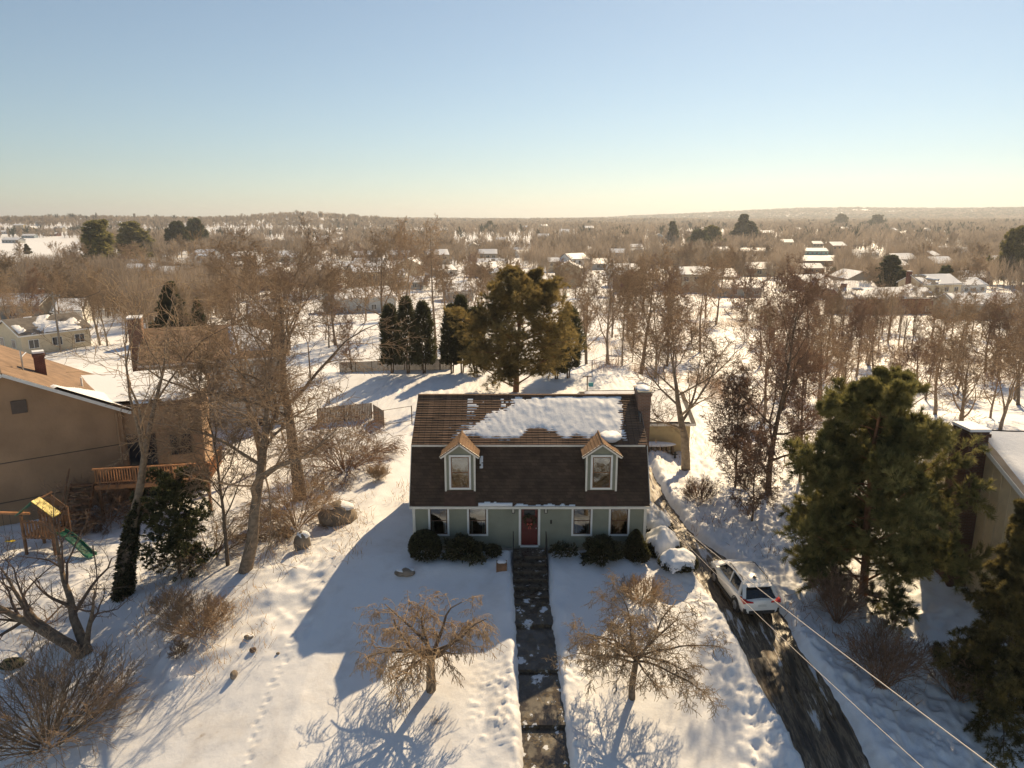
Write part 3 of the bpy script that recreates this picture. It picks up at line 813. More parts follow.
def grow(P, seed, stems=None):
    """returns list per level of polylines [(pts, radii)] ; P holds per-level lists"""
    R = random.Random(seed); g = R.gauss
    out = [[] for _ in range(P['levels'])]
    def br(p, d, L, r, lv):
        n = P['nseg'][lv]; st = L / n; pts = [p]; rad = [r]
        wv = P['wander'][lv]; tr = P['trop'][lv]; tp = P['taper'][lv]
        x, y, z = p; dx, dy, dz = d; dirs = [d]
        for i in range(n):
            dx, dy, dz = _norm(dx + g(0, wv), dy + g(0, wv), dz + g(0, wv) + tr)
            x += dx*st; y += dy*st; z += dz*st
            pts.append((x, y, z)); dirs.append((dx, dy, dz)); rad.append(r * (1 - tp * (i+1)/n))
        out[lv].append((pts, rad))
        if lv + 1 >= P['levels']: return
        nc = P['nch'][lv]; nc = max(1, int(nc * R.uniform(.75, 1.25) + .5)); t0 = P['t0'][lv]
        az = R.uniform(0, 6.28)
        for k in range(nc):
            t = t0 + (1 - t0) * (k + R.random()) / nc
            t = min(t, .999); i = int(t*n); f = t*n - i
            a, b = pts[i], pts[i+1]; q = (a[0]+(b[0]-a[0])*f, a[1]+(b[1]-a[1])*f, a[2]+(b[2]-a[2])*f)
            D = dirs[i+1]
            az += 2.4 + g(0, .35)
            # perpendicular frame
            ux, uy, uz = (0, 0, 1) if abs(D[2]) < .85 else (1, 0, 0)
            rx, ry, rz = _norm(D[1]*uz - D[2]*uy, D[2]*ux - D[0]*uz, D[0]*uy - D[1]*ux)
            sx, sy, sz = ry*D[2]-rz*D[1], rz*D[0]-rx*D[2], rx*D[1]-ry*D[0]
            c, s = cos(az), sin(az)
            ang = radians(P['ang'][lv] + g(0, 8)) * (1 if not P.get('angtop') or lv else (1 - P['angtop'] * (t - t0) / (1 - t0 + 1e-6)))
            ca, sa = cos(ang), sin(ang)
            nd = _norm(D[0]*ca + (rx*c + sx*s)*sa, D[1]*ca + (ry*c + sy*s)*sa, D[2]*ca + (rz*c + sz*s)*sa)
            sh = P['shape'][lv]
            if callable(sh): k_ = sh((t - t0) / (1 - t0 + 1e-6))
            else: k_ = 1 - sh * (t - t0) / (1 - t0 + 1e-6)
            l2 = L * P['ratio'][lv] * k_ * R.uniform(.7, 1.2)
            r0 = rad[i] * (1 - f) + rad[i+1] * f
            br(q, nd, l2, min(r0 * .8, max(r0 * P['rr'][lv], P['rmin'])), lv + 1)
    for (p, d, L, r) in (stems or [((0, 0, 0), (0, 0, 1), P['L'], P['r'])]):
        br(p, _norm(*d), L, r, 0)
    return out

def poly_mesh(name, polys, sides, m, scale=1.0, rmin=0.0, smooth=True, verts=None):
    """tubes for many polylines at once (grouped by point count)"""
    V = []; Fs = []; base_i = 0
    groups = {}
    for pts, rad in polys: groups.setdefault(len(pts), []).append((pts, rad))
    for n, g_ in groups.items():
        P = np.array([a for a, _ in g_], float) * scale; Rr = np.maximum(np.array([b for _, b in g_], float) * scale, rmin)
        k = len(P); T = np.empty_like(P); T[:, 1:-1] = P[:, 2:] - P[:, :-2]; T[:, 0] = P[:, 1] - P[:, 0]; T[:, -1] = P[:, -1] - P[:, -2]
        T /= np.linalg.norm(T, axis=2, keepdims=True) + 1e-9
        main = P[:, -1] - P[:, 0]; ref = np.where((np.abs(main[:, 2]) > .8*np.linalg.norm(main, axis=1))[:, None], np.array([1., 0, 0]), np.array([0, 0, 1.]))
        A = np.cross(T, ref[:, None, :]); A /= np.linalg.norm(A, axis=2, keepdims=True) + 1e-9
        B = np.cross(T, A)
        th = 2*pi*np.arange(sides)/sides
        ring = P[:, :, None, :] + (A[:, :, None, :]*np.cos(th)[None, None, :, None] + B[:, :, None, :]*np.sin(th)[None, None, :, None]) * Rr[:, :, None, None]
        V.append(ring.reshape(-1, 3))
        b0 = base_i + (np.arange(k)[:, None, None]*n + np.arange(n-1)[None, :, None])*sides; j = np.arange(sides)[None, None, :]; j2 = (j+1) % sides
        Fs.append(np.stack([b0 + j, b0 + j2, b0 + sides + j2, b0 + sides + j], -1).reshape(-1, 4))
        base_i += k*n*sides
    return npmesh(name, np.concatenate(V), np.concatenate(Fs), m, smooth)

def tree_meshes(P, seed, height=None, trunk_levels=1, bark='bark', twig='twig', sides=(9, 6, 4, 3, 3), rmin=.007, stems=None):
    lv = grow(P, seed, stems)
    zmax = max(p[2] for l in lv for pts, _ in l for p in pts)
    s = (height / zmax) if height else 1.0
    tm = poly_mesh('trunk', [x for l in lv[:trunk_levels] for x in l], sides[0], bark, s, rmin)
    V = []; 
    parts = []
    crown_polys = lv[trunk_levels:]
    # merge levels with differing sides into one mesh
    Vs = []; Fq = []; off = 0
    for i, l in enumerate(crown_polys):
        if not l: continue
        sd_ = sides[min(trunk_levels + i, len(sides)-1)]
        me = poly_mesh('tmp', l, sd_, twig, s, rmin)
        v = np.empty(len(me.vertices)*3, np.float32); me.vertices.foreach_get('co', v); f = np.empty(len(me.loops), np.int32); me.loops.foreach_get('vertex_index', f)
        Vs.append(v.reshape(-1, 3)); Fq.append(f.reshape(-1, 4) + off); off += len(me.vertices); bpy.data.meshes.remove(me)
    cm = npmesh('crown', np.concatenate(Vs), np.concatenate(Fq), twig, True)
    return tm, cm, lv, s

def put_tree(name, meshes, X, Y, label, cat, group=None, rz=0, sc=1.0, Z=None, tilt=(0, 0), crown='crown', one=False):
    z = (Hs(X, Y) - .06) if Z is None else Z
    if one:
        o = link(name, one); o.location = (X, Y, z)
        tag(o, label, cat, group)
    else:
        o = thing(name, (X, Y, z), label, cat, group)
        link('trunk', meshes[0], o); link(crown, meshes[1], o)
    o.rotation_euler = (tilt[0], tilt[1], rz); o.scale = (sc, sc, sc) if not hasattr(sc, '__len__') else sc
    return o

SPREAD = dict(levels=5, nseg=[7, 6, 5, 4, 3], wander=[.06, .16, .20, .22, .22], trop=[.0, .03, .02, 0, -.01], taper=[.90, .85, .8, .8, .7], nch=[11, 9, 8, 6], t0=[.28, .2, .12, .1],
              ang=[52, 46, 45, 42], ratio=[.62, .52, .48, .5], shape=[.45, .35, .3, .3], rr=[.55, .55, .55, .6], rmin=.006, L=10, r=.24, angtop=.4)
VASE = dict(SPREAD, ang=[30, 32, 36, 38], ratio=[.75, .5, .45, .45], trop=[.0, .05, .05, .03, 0], t0=[.2, .3, .25, .2], nch=[9, 9, 8, 6], angtop=.3)
TALL = dict(SPREAD, ang=[42, 40, 40, 40], ratio=[.38, .5, .5, .5], nch=[18, 8, 7, 5], t0=[.25, .15, .1, .1], L=12, r=.16, shape=[.4, .3, .3, .3], angtop=.3)
WEEP = dict(levels=5, nseg=[4, 6, 6, 6, 6], wander=[.07, .2, .22, .18, .12], trop=[0, -.02, -.10, -.20, -.32], taper=[.3, .7, .8, .8, .7], nch=[10, 8, 7, 6], t0=[.8, .15, .12, .1],
            ang=[58, 48, 45, 45], ratio=[1.25, .58, .52, .55], shape=[.1, .3, .3, .2], rr=[.55, .55, .5, .5], rmin=.005, L=1.5, r=.13)
LARCH = dict(levels=4, nseg=[12, 5, 3, 2], wander=[.01, .08, .15, .15], trop=[0, .02, 0, -.04], taper=[.93, .8, .7, .6], nch=[64, 7, 4], t0=[.06, .15, .1],
             ang=[82, 55, 50], ratio=[.30, .35, .5], shape=[.80, .4, .3], rr=[.25, .5, .6], rmin=.007, L=14, r=.17)
BUSH = dict(levels=4, nseg=[6, 5, 4, 3], wander=[.05, .09, .12, .14], trop=[.02, .03, .02, .02], taper=[.7, .7, .7, .6], nch=[7, 5, 4], t0=[.12, .15, .15],
            ang=[24, 24, 26], ratio=[.72, .6, .55], shape=[.5, .3, .3], rr=[.6, .6, .6], rmin=.004, L=2, r=.03)
DENSE = dict(SPREAD, levels=5, nch=[20, 9, 8, 6], t0=[.06, .12, .1, .1], ang=[55, 50, 50, 48], ratio=[.42, .5, .5, .5], L=10, r=.14, shape=[.35, .3, .3, .2], angtop=.5)

# needle / leaf clumps
def flakes(name, C, D, n, ln, wd, m, spread=.9, seed=0, jitter=0.0, normal_up=False):
    """n slim blades around every centre C heading roughly along D"""
    rg = np.random.default_rng(seed); C = np.asarray(C, float); D = np.asarray(D, float)
    k = len(C); C = np.repeat(C, n, 0); D = np.repeat(D, n, 0)
    if jitter: C = C + rg.normal(0, jitter, C.shape)
    d = D + rg.normal(0, spread, D.shape); d /= np.linalg.norm(d, axis=1, keepdims=True) + 1e-9
    s = np.cross(d, rg.normal(0, 1, d.shape)); s /= np.linalg.norm(s, axis=1, keepdims=True) + 1e-9
    L_ = ln * rg.uniform(.6, 1.2, (len(C), 1)); W_ = wd * rg.uniform(.7, 1.2, (len(C), 1))
    V = np.stack([C - s*W_*.5, C + s*W_*.5, C + d*L_ + s*W_*.2, C + d*L_ - s*W_*.2], 1).reshape(-1, 3)
    Fq = np.arange(len(V)).reshape(-1, 4)
    return npmesh(name, V, Fq, m)

def ends(polys, s, frm=.4, every=1):
    C = []; D = []
    for pts, _ in polys:
        n = len(pts)
        for i in range(max(1, int(n*frm)), n, every):
            a, b = pts[i-1], pts[i]; d = _norm(b[0]-a[0], b[1]-a[1], b[2]-a[2])
            C.append((b[0]*s, b[1]*s, b[2]*s)); D.append(d)
    return np.array(C), np.array(D)

def conifer(P, seed, height, tuft, ln, wd, m, bark='pine_bark', lvl=-1, spread=.5, tl=2, up=0.25, frm=.3, jitter=0, rmin=.008, stems=None):
    lv = grow(P, seed, stems); zmax = max(p[2] for l in lv for pts, _ in l for p in pts); s = height / zmax
    tm = poly_mesh('trunk', [x for l in lv[:tl] for x in l], 6, bark, s, rmin)
    src = lv[lvl] if isinstance(lvl, int) else [x for q in lvl for x in lv[q]]
    C, D = ends(src, s, frm); D = D + np.array([0, 0, up])
    cm = flakes('crown', C, D, tuft, ln, wd, m, spread, seed, jitter)
    return tm, cm
PINE = dict(levels=4, nseg=[10, 7, 5, 4], wander=[.03, .09, .14, .16], trop=[0, .035, .03, .03], taper=[.85, .8, .8, .8], nch=[42, 12, 7], t0=[.12, .25, .15],
            ang=[72, 50, 45], ratio=[.46, .36, .42], shape=[lambda t: sqrt(max(.03, 1 - (t*1.0)**1.6)) * (.78 + .22*min(1, t*4)), .3, .2], rr=[.32, .5, .5], rmin=.01, L=10, r=.24)
SPRUCE = dict(levels=4, nseg=[12, 6, 4, 3], wander=[.01, .05, .08, .1], trop=[0, -.01, -.03, -.05], taper=[.93, .8, .7, .6], nch=[88, 13, 5], t0=[.03, .12, .1],
              ang=[84, 50, 42], ratio=[.30, .34, .45], shape=[.90, .6, .3], rr=[.25, .5, .5], rmin=.007, L=12, r=.2)

def column_mesh(h, r, m, seed, n=5200, ln=.20, wd=.07, top=1.6, flat=.6, bottom=.15, up=.9):
    """ogive of leaf sprays (arborvitae, clipped shrubs)"""
    rg = np.random.default_rng(seed)
    t = rg.uniform(bottom, 1, n); th_ = rg.uniform(0, 2*pi, n)
    prof = np.power(np.clip(1 - np.power(t, top*2), 0, 1), flat) * (.8 + .2*np.minimum(1, t*3))
    lum = 1 + .75*vnoise(th_*1.3 + seed, t*h*.7, seed) + .35*vnoise(th_*5, t*h*3, seed+3)
    rr_ = r * prof * lum * np.sqrt(rg.uniform(.35, 1, n))
    C = np.stack([rr_*np.cos(th_), rr_*np.sin(th_), t*h], 1)
    D = np.stack([np.cos(th_)*.7, np.sin(th_)*.7, np.full(n, up)], 1)
    return flakes('foliage', C, D, 3, ln, wd, m, .45, seed)

def ball_mesh(rx, ry, rz, m, seed, n=2600, ln=.13, wd=.07, zc=None, lump=.3, cut=None):
    rg = np.random.default_rng(seed); v = rg.normal(0, 1, (n, 3)); v /= np.linalg.norm(v, axis=1, keepdims=True)
    v[:, 2] = np.where(v[:, 2] < -.5, -v[:, 2], v[:, 2])
    k = 1 + lump*vnoise(v[:, 0]*2.2 + seed, v[:, 1]*2.2 + v[:, 2]*2, seed) + lump*.6*vnoise(v[:, 0]*6 + seed, v[:, 2]*6, seed)
    rad = np.power(rg.uniform(.25, 1, n), .33) * k
    C = v * rad[:, None] * np.array([rx, ry, rz]); C[:, 2] += (rz*.75 if zc is None else zc)
    C = C[C[:, 2] > .02]; v2 = C - np.array([0, 0, rz*.75]); v2 /= np.linalg.norm(v2, axis=1, keepdims=True)
    return flakes('foliage', C, v2 + np.array([0, 0, .2]), 3, ln, wd, m, .7, seed)

def az(px, py):  # convenience

    return gp(px, py)
def height_to(px, pybase, pytop):
    X, Y, Z = gp(px, pybase); return X, Y, max(.5, z_at(pytop, X, Y) - Z)

# ------------------------------------------------------------------ front lawn weeping trees
WEEP2 = dict(WEEP, nseg=[4, 7, 7, 6, 5], wander=[.07, .17, .26, .26, .22], trop=[0, .0, -.05, -.12, -.2], nch=[12, 8, 8, 7], ang=[60, 50, 50, 50], ratio=[1.3, .5, .5, .5], r=.09, t0=[.82, .2, .12, .1])
def weeping(px, pyb, pyt, seed, label, sc=(1, 1, 1), rz=0, P=WEEP):
    X, Y, h = height_to(px, pyb, pyt)
    tm, cm, lv, s = tree_meshes(P, seed, h, 2, 'bark', 'twig_gold', (9, 6, 5, 3, 3), .0075)
    return put_tree('weeping_cherry_tree', (tm, cm), X, Y, label, 'tree', 'weeping cherry trees on the front lawn', rz, sc)
weeping(431, 690, 597, 21, 'small weeping cherry tree with a dense umbrella crown, between house shadow and open lawn', rz=.3, sc=(1.3, 1.3, .92))
weeping(632, 697, 584, 41, 'small weeping cherry tree with open twisted limbs, between the front walk and the driveway', rz=1.3, P=WEEP2, sc=(1.12, 1.12, .92))

# ------------------------------------------------------------------ large trees left of the house
def bare(px, pyb, pyt, P, seed, label, group=None, name='bare_tree', bark='bark', twig='twig', lean=(0, 0), stems=None, tl=2, rmin=.009, rz=0, sc=1, r=None, sides=(9, 6, 4, 3, 3)):
    X, Y, h = height_to(px, pyb, pyt)
    PP = dict(P)
    if r: PP['r'] = r
    if lean != (0, 0) and not stems: stems = [((0, 0, 0), (lean[0], lean[1], 1), PP['L'], PP['r'])]
    tm, cm, lv, s = tree_meshes(PP, seed, h, tl, bark, twig, sides, rmin, stems)
    return put_tree(name, (tm, cm), X, Y, label, 'tree', group, rz, sc)

G1 = 'big bare trees left of the green house'
bare(245, 572, 262, SPREAD, 5, 'big bare tree with a thick leaning trunk at the top of the snowy slope', G1, lean=(.30, .25), r=.26, twig='twig', sc=(1.15, 1.1, 1))
bare(300, 500, 212, dict(SPREAD, t0=[.35, .25, .2, .15]), 11, 'tallest bare tree, dense and reaching the skyline, beside the boulder', G1, lean=(.05, 0), r=.25, twig='twig', sc=(1.4, 1.25, 1))
bare(262, 470, 250, dict(SPREAD, t0=[.3, .25, .2, .15], ang=[44, 44, 45, 42]), 14, 'bare tree with many upright limbs between the wooden deck and the grey fence', G1, lean=(-.1, 0), r=.2, sc=(1.25, 1.1, 1))
bare(228, 567, 330, TALL, 18, 'slender bare tree with a thin reddish trunk beside the thick leaning trunk', G1, lean=(-.10, .1), r=.13)
o = bare(123, 597, 232, dict(VASE, t0=[.42, .3, .25, .2], nch=[6, 6, 5, 4], wander=[.05, .14, .2, .22, .22]), 8, 'tall pale limbed tree with an ivy wrapped lower trunk beside the playset', G1, lean=(.08, .05), r=.20, bark='bark', twig='twig_pale', sc=(1.2, 1.1, 1))
# ivy sleeve
me_ = [c for c in o.children if c.name.startswith('trunk')][0].data
v_ = np.empty(len(me_.vertices)*3, np.float32); me_.vertices.foreach_get('co', v_); v_ = v_.reshape(-1, 3)[:9*8]   # main stem rings
cen = v_.reshape(8, 9, 3).mean(1); rad_ = np.linalg.norm(v_.reshape(8, 9, 3)[:, 0] - cen, axis=1)
rg = np.random.default_rng(4); n = 2600; zt = 5.2*rg.uniform(0, 1, n)**1.1; th_ = rg.uniform(0, 2*pi, n)
cx_ = np.interp(zt, cen[:, 2], cen[:, 0]); cy_ = np.interp(zt, cen[:, 2], cen[:, 1]); rr_ = np.interp(zt, cen[:, 2], rad_) + .03 + .10*rg.uniform(0, 1, n)*(1 - zt/6)
ok_ = (vnoise(zt*2.2, th_*1.2, 3) + .55 - zt*.13) > 0
C = np.stack([cx_ + rr_*np.cos(th_), cy_ + rr_*np.sin(th_), zt], 1)[ok_]; D = np.stack([np.cos(th_), np.sin(th_), np.full(n, -.3)], 1)[ok_]
iv = link('ivy', flakes('ivy', C, D, 2, .15, .09, 'shrub_leaf', .8, 3), o)

# low gnarly multi-stem tree at the lower left
X, Y, h = height_to(84, 655, 520)
st_ = [((0, 0, 0), (-.75, -.1, 1), 3.6, .17), ((.1, .05, 0), (-.35, .3, 1), 3.9, .15), ((-.1, 0, .1), (-1.1, .35, .75), 3.7, .13), ((.1, 0, .1), (.25, -.1, 1), 2.8, .09)]
tm, cm, lv, s = tree_meshes(dict(SPREAD, levels=4, nch=[8, 6, 6], wander=[.13, .2, .22, .2], ratio=[.55, .5, .5]), 17, h*1.15, 1, 'bark', 'twig_dark', (8, 5, 3, 3), .008, st_)
put_tree('gnarled_tree', (tm, cm), X, Y, 'low gnarled tree with several leaning stems beside the playset swing beam', 'tree', 'low bare trees in the lower yard')
# bush family
def bush(px, pyb, pyt, seed, label, group, n=26, spread=.8, m='twig_dark', sc=(1, 1, 1), P=BUSH, rmin=.006, name='bare_shrub', rz=0):
    X, Y, h = height_to(px, pyb, pyt); R = random.Random(seed); stems = []
    for i in range(n):
        a = i*2.4; q = spread*sqrt((i+.5)/n)
        stems.append(((.18*q*cos(a), .18*q*sin(a), 0), (q*cos(a), q*sin(a), 1), R.uniform(1.6, 2.2)*(1 - .12*q), R.uniform(.018, .032)))
    tm, cm, lv, s = tree_meshes(P, seed, h, 1, m, m, (4, 3, 3, 3), rmin, stems)
    tm.name = 'stems'
    o = thing(name, (X, Y, Hs(X, Y) - .05), label, 'shrub', group); link('stems', tm, o); link('twigs', cm, o); o.scale = sc; o.rotation_euler = (0, 0, rz)
    return o
GB = 'bare shrubs in the snow'
bush(46, 745, 655, 31, 'big wide bare shrub fanning out at the foot of the left slope', GB, n=30, spread=1.5, rmin=.007, sc=(1.25, 1.1, 1), m='twig')
bush(200, 634, 588, 32, 'small golden bare shrub on the slope below the leaning tree', GB, n=26, spread=1.7, m='twig')
bush(172, 618, 584, 33, 'tiny sparse brown shrub beside the tree shadow', GB, n=12, spread=1.3, m='twig')
bush(882, 688, 612, 34, 'dense vase shaped bare shrub on the shaded bank right of the driveway', GB, n=22, spread=.8, m='twig_red', rmin=.006)
bush(838, 622, 560, 35, 'vase shaped bare shrub at the foot of the big pine', GB, n=18, spread=.7, m='twig_red', rmin=.006)
bush(958, 700, 640, 38, 'sparse bare shrub in the shade beside the dark spruce', GB, n=12, spread=1.0, m='twig_red')
bush(180, 655+3, 640, 36, 'dry stalks poking from the snow above the drift', GB, n=8, spread=1.3, m='twig')
bush(378, 480, 462, 37, 'pale dry grass clump on the snow beside the gambrel house', GB, n=18, spread=.9, m='twig_pale', name='dry_grass_clump')
FORS = dict(BUSH, trop=[-.05, -.10, -.12, -.1], nch=[9, 7, 5], wander=[.1, .14, .16, .16])
bush(296, 528, 470, 41, 'dense drooping brown shrub over the boulders below the big trees', GB, n=17, spread=1.5, m='twig', P=FORS, rmin=.007)
bush(345, 470, 400, 42, 'tangled reddish shrub along the grey board fence', GB, n=18, spread=1.4, m='twig_red', P=FORS, rmin=.009)
bush(212, 556, 505, 43, 'tangled thicket of brown stems behind the dark juniper', GB, n=9, spread=1.5, m='twig', P=FORS, rmin=.007)
bush(110, 520, 468, 44, 'brown bramble thicket against the brown stucco house', GB, n=18, spread=1.8, m='twig_red', P=FORS, rmin=.009)
bush(640, 603, 572, 45, 'straggly dry shrub below the conical evergreen at the house corner', GB, n=20, spread=1.6, m='twig_gold')
bush(700, 502, 470, 46, 'low reddish shrub below the spreading tree behind the house', GB, n=18, spread=1.4, m='twig_red')

# spreading tree behind the right of the house
bare(686, 469, 296, dict(SPREAD, t0=[.30, .2, .12, .1], nch=[10, 9, 8, 6], ang=[62, 45, 45, 42], ratio=[.72, .55, .5, .5], wander=[.05, .13, .18, .22, .22], trop=[0, .05, .04, .02, 0]), 29,
     'bare spreading tree with a pale trunk beside the tan garage', 'bare trees beside the house', bark='bark_pale', twig='twig', r=.27, sc=(1.45, 1.2, 1))
GD = 'dense reddish trees right of the driveway'
bare(768, 492, 250, dict(DENSE, L=12), 51, 'tall dense reddish bare tree with a straight trunk behind the big pine', GD, twig='twig_red', r=.2, rmin=.009)
bare(735, 488, 360, DENSE, 52, 'shorter twiggy reddish tree on the bank beside the trampled snow', GD, twig='twig_red', rmin=.011)
bare(800, 482, 330, DENSE, 53, 'bushy reddish tree touching the left side of the big pine', GD, twig='twig_red', rmin=.011)
bare(752, 520, 420, DENSE, 54, 'low reddish thicket tree above the parked car', GD, twig='twig_red', rmin=.010)

# ------------------------------------------------------------------ evergreens
X, Y, h = height_to(863, 594, 369)
def pine(X, Y, h, seed, label, m='needle', bark='pine_bark', P=PINE, tuft=9, ln=.22, wd=.026, group=None, sc=(1, 1, 1), name='pine_tree', **k):
    me = conifer(P, seed, h, tuft, ln, wd, m, bark, **k)
    return put_tree(name, me, X, Y, label, 'tree', group, sc=sc)
pine(X, Y, h, 61, 'large bushy green pine towering beside the driveway', sc=(.98, .92, 1), tuft=26, ln=.27, wd=.020, P=dict(PINE, nch=[56, 13, 8], t0=[.015, .2, .12], r=.2, ratio=[.42, .36, .42], trop=[0, .02, .03, .03]), frm=.15)
X, Y, h = height_to(516, 392, 266)
pine(X, Y, h, 62, 'broad golden green pine with orange limbs behind the house roof', m='needle_gold', sc=(1.28, 1.15, 1), tuft=14, ln=.30, wd=.026, P=dict(PINE, t0=[.03, .2, .12], nch=[50, 13, 8], ang=[64, 50, 45], ratio=[.46, .36, .42]), frm=.15)
X, Y = 17.3, -9.6
pine(X, Y, z_at(503, X, Y) - Hs(X, Y), 63, 'dark drooping spruce at the edge of the shaded bank', m='needle_brown', name='spruce_tree', P=SPRUCE, bark='bark', tuft=14, ln=.17, wd=.02, up=-.05, spread=.8, frm=.0)
# juniper under the big trees
X, Y, h = height_to(180, 572, 470)
me = conifer(dict(SPRUCE, nch=[60, 9, 5], ratio=[.42, .34, .45], shape=[.55, .5, .3], ang=[66, 50, 42]), 64, h, 7, .15, .04, 'needle_deep', 'bark', up=.1, spread=.6, frm=0)
put_tree('juniper_tree', me, X, Y, 'dark ragged juniper under the big bare trees', 'tree', sc=(1.1, 1.1, 1))
# arborvitae rows
def arb(px, pyb, pyt, r, seed, label, group, m='needle_dark', cat='tree', stem=True):
    X, Y, h = height_to(px, pyb, pyt)
    o = thing('arborvitae', (X, Y, Hs(X, Y) - .05), label, cat, group)
    link('foliage', column_mesh(h, r*1.15, m, seed, 2000, .46, .10, bottom=.14), o)
    mb = MB()
    for k in range(3): a = k*2.1; mb.tube([(.12*cos(a), .12*sin(a), 0), (.3*cos(a), .3*sin(a), h*.5)], [.09, .04], 5)
    mb.build('stem', 'bark', o)
GA = 'dark arborvitae along the back hedge line'
for i, (px, pt, r, lab) in enumerate(((392, 306, 1.0, 'shaggy dark arborvitae at the far end of the hedge row, next to the larch'), (408, 298, 1.0, 'dark arborvitae in the hedge row, second from the larch'),
        (424, 303, 1.05, 'dark columnar arborvitae just in front of the tall larch'), (452, 306, .8, 'narrow arborvitae on the near side of the gap in the hedge'),
        (462, 297, .85, 'tallest dark arborvitae with a bare lower stem by the golden pine'), (475, 309, 1.1, 'dark arborvitae touching the golden pine'))):
    arb(px, 373, pt, r, 70+i, lab, GA)
arb(568, 378, 308, 1.2, 78, 'black green arborvitae half hidden behind the golden pine', GA)
arb(556, 379, 330, 1.1, 79, 'short dark arborvitae under the golden pine branches', GA)
# larch with straight stem
X, Y, h = height_to(436, 358, 222)
tm, cm, lv, s = tree_meshes(LARCH, 81, h, 1, 'bark', 'twig', (7, 3, 3, 3), .018)
put_tree('larch_tree', (tm, cm), X, Y, 'tall straight larch with level bare branches behind the arborvitae', 'tree')
X, Y, h = height_to(176, 340, 283)
fir_m = conifer(SPRUCE, 83, h, 5, .42, .12, 'needle_deep', 'bark', up=.05, spread=.5, frm=0)
put_tree('fir_tree', fir_m, X, Y, 'dark green fir behind the brick chimney of the brown roofed house', 'tree', 'firs behind the brown roofed house', sc=(1.25, 1.25, 1))
X2, Y2, h2 = height_to(200, 330, 298)
put_tree('fir_tree', fir_m, X2, Y2, 'smaller fir just beside the taller dark fir', 'tree', 'firs behind the brown roofed house', sc=h2/h, rz=1)

# ------------------------------------------------------------------ foundation shrubs
def shrub(px, py, r, m, seed, label, n=2600, ln=.11, wd=.07, cone=False, group='evergreen shrubs in front of the house', name='evergreen_shrub', lump=.3):
    X, Y, Z = gp(px, py) if not isinstance(px, tuple) else (px[0], px[1], 0)
    Z = Hs(X, Y)
    o = thing(name, (X, Y, Z - .05), label, 'shrub', group)
    me = column_mesh(r[2], r[0], m, seed, n, ln, wd, top=.8, bottom=.03, flat=.7) if cone else ball_mesh(r[0], r[1], r[2]/1.75, m, seed, n, ln, wd, lump=lump)
    link('foliage', me, o)
    mb = MB(); mb.tube([(0, 0, 0), (0, 0, r[2]*.6)], [.05, .02], 5); mb.build('stem', 'bark', o)
    return o, (X, Y, Z)
shrub((-5.05, -.95), 0, (.80, .72, 1.5), 'shrub_leaf', 91, 'clipped round dark shrub at the corner of the green wall', n=6500, ln=.07, wd=.045, lump=.08)
shrub((-3.05, -.95), 0, (.85, .62, 1.05), 'shrub_leaf', 92, 'loose rhododendron under the second window', n=1500, ln=.19, wd=.08, lump=.9)
shrub((-1.75, -.75), 0, (.35, .3, .6), 'shrub_leaf', 93, 'small sprig shrub close to the front steps', n=350, ln=.12)
shrub((1.55, -.75), 0, (.6, .4, .6), 'shrub_leaf', 94, 'sparse low shrub right of the railing', n=200, ln=.16, lump=1.2)
shrub((3.4, -.9), 0, (.85, .62, 1.0), 'shrub_leaf', 95, 'wide rhododendron under the window beside the door', n=1500, ln=.19, wd=.08, lump=.9)
shrub((5.15, -.75), 0, (.62, .6, 1.5), 'shrub_leaf', 96, 'conical brownish evergreen at the driveway corner of the house', n=4200, ln=.10, wd=.05, cone=True)
# snow covered shrubs along the driveway
GS = 'snow capped shrubs beside the driveway'
for i, (x, y, r, lab) in enumerate(((6.6, 4.1, (.75, .9, .95), 'snow capped shrub farthest along the house, beside the chimney'), (6.6, 2.2, (.95, .95, 1.15), 'wide snow capped shrub with a smooth white dome'),
        (6.65, .3, (.95, .9, 1.2), 'dark boxy shrub under a scalloped snow cap'), (7.0, -1.7, (.9, .8, .7), 'low shrub nearly buried in snow at the corner'))):
    z = Hs(x, y)
    o = thing('snowy_shrub', (x, y, z - .1), lab, 'shrub', GS)
    link('foliage', ball_mesh(r[0]*1.02, r[1]*1.02, r[2]/1.9, 'shrub_leaf', 100+i, 3600, .08, .06, lump=.1), o)
    def cap(U, V, r=r, i=i):
        q = np.hypot(U/r[0], V/r[1]); nz = vnoise(U*2.4+i*7, V*2.4, 3+i)
        zz = r[2]*(1.0 + .30*nz + .10*vnoise(U*7, V*7, i)) * np.sqrt(np.clip(1.25 - q**2, .02, 2)) 
        return np.stack([U, V, zz], -1), np.broadcast_to(np.array([0, 0, 1.]), U.shape + (3,))
    def thc(U, V, r=r, i=i):
        q = np.hypot(U/r[0], V/r[1]) + .30*vnoise(np.arctan2(V, U)*2.2, q_(U, V), 9+i) + .15*vnoise(U*5, V*5, i)
        return np.where(q < .90, .10 + .05*vnoise(U*3, V*3, i), -.05)
    q_ = lambda U, V: U*0 + 1.5
    snow_sheet('snow_cap', o, cap, thc, -r[0]*1.1, r[0]*1.1, -r[1]*1.1, r[1]*1.1, .06)
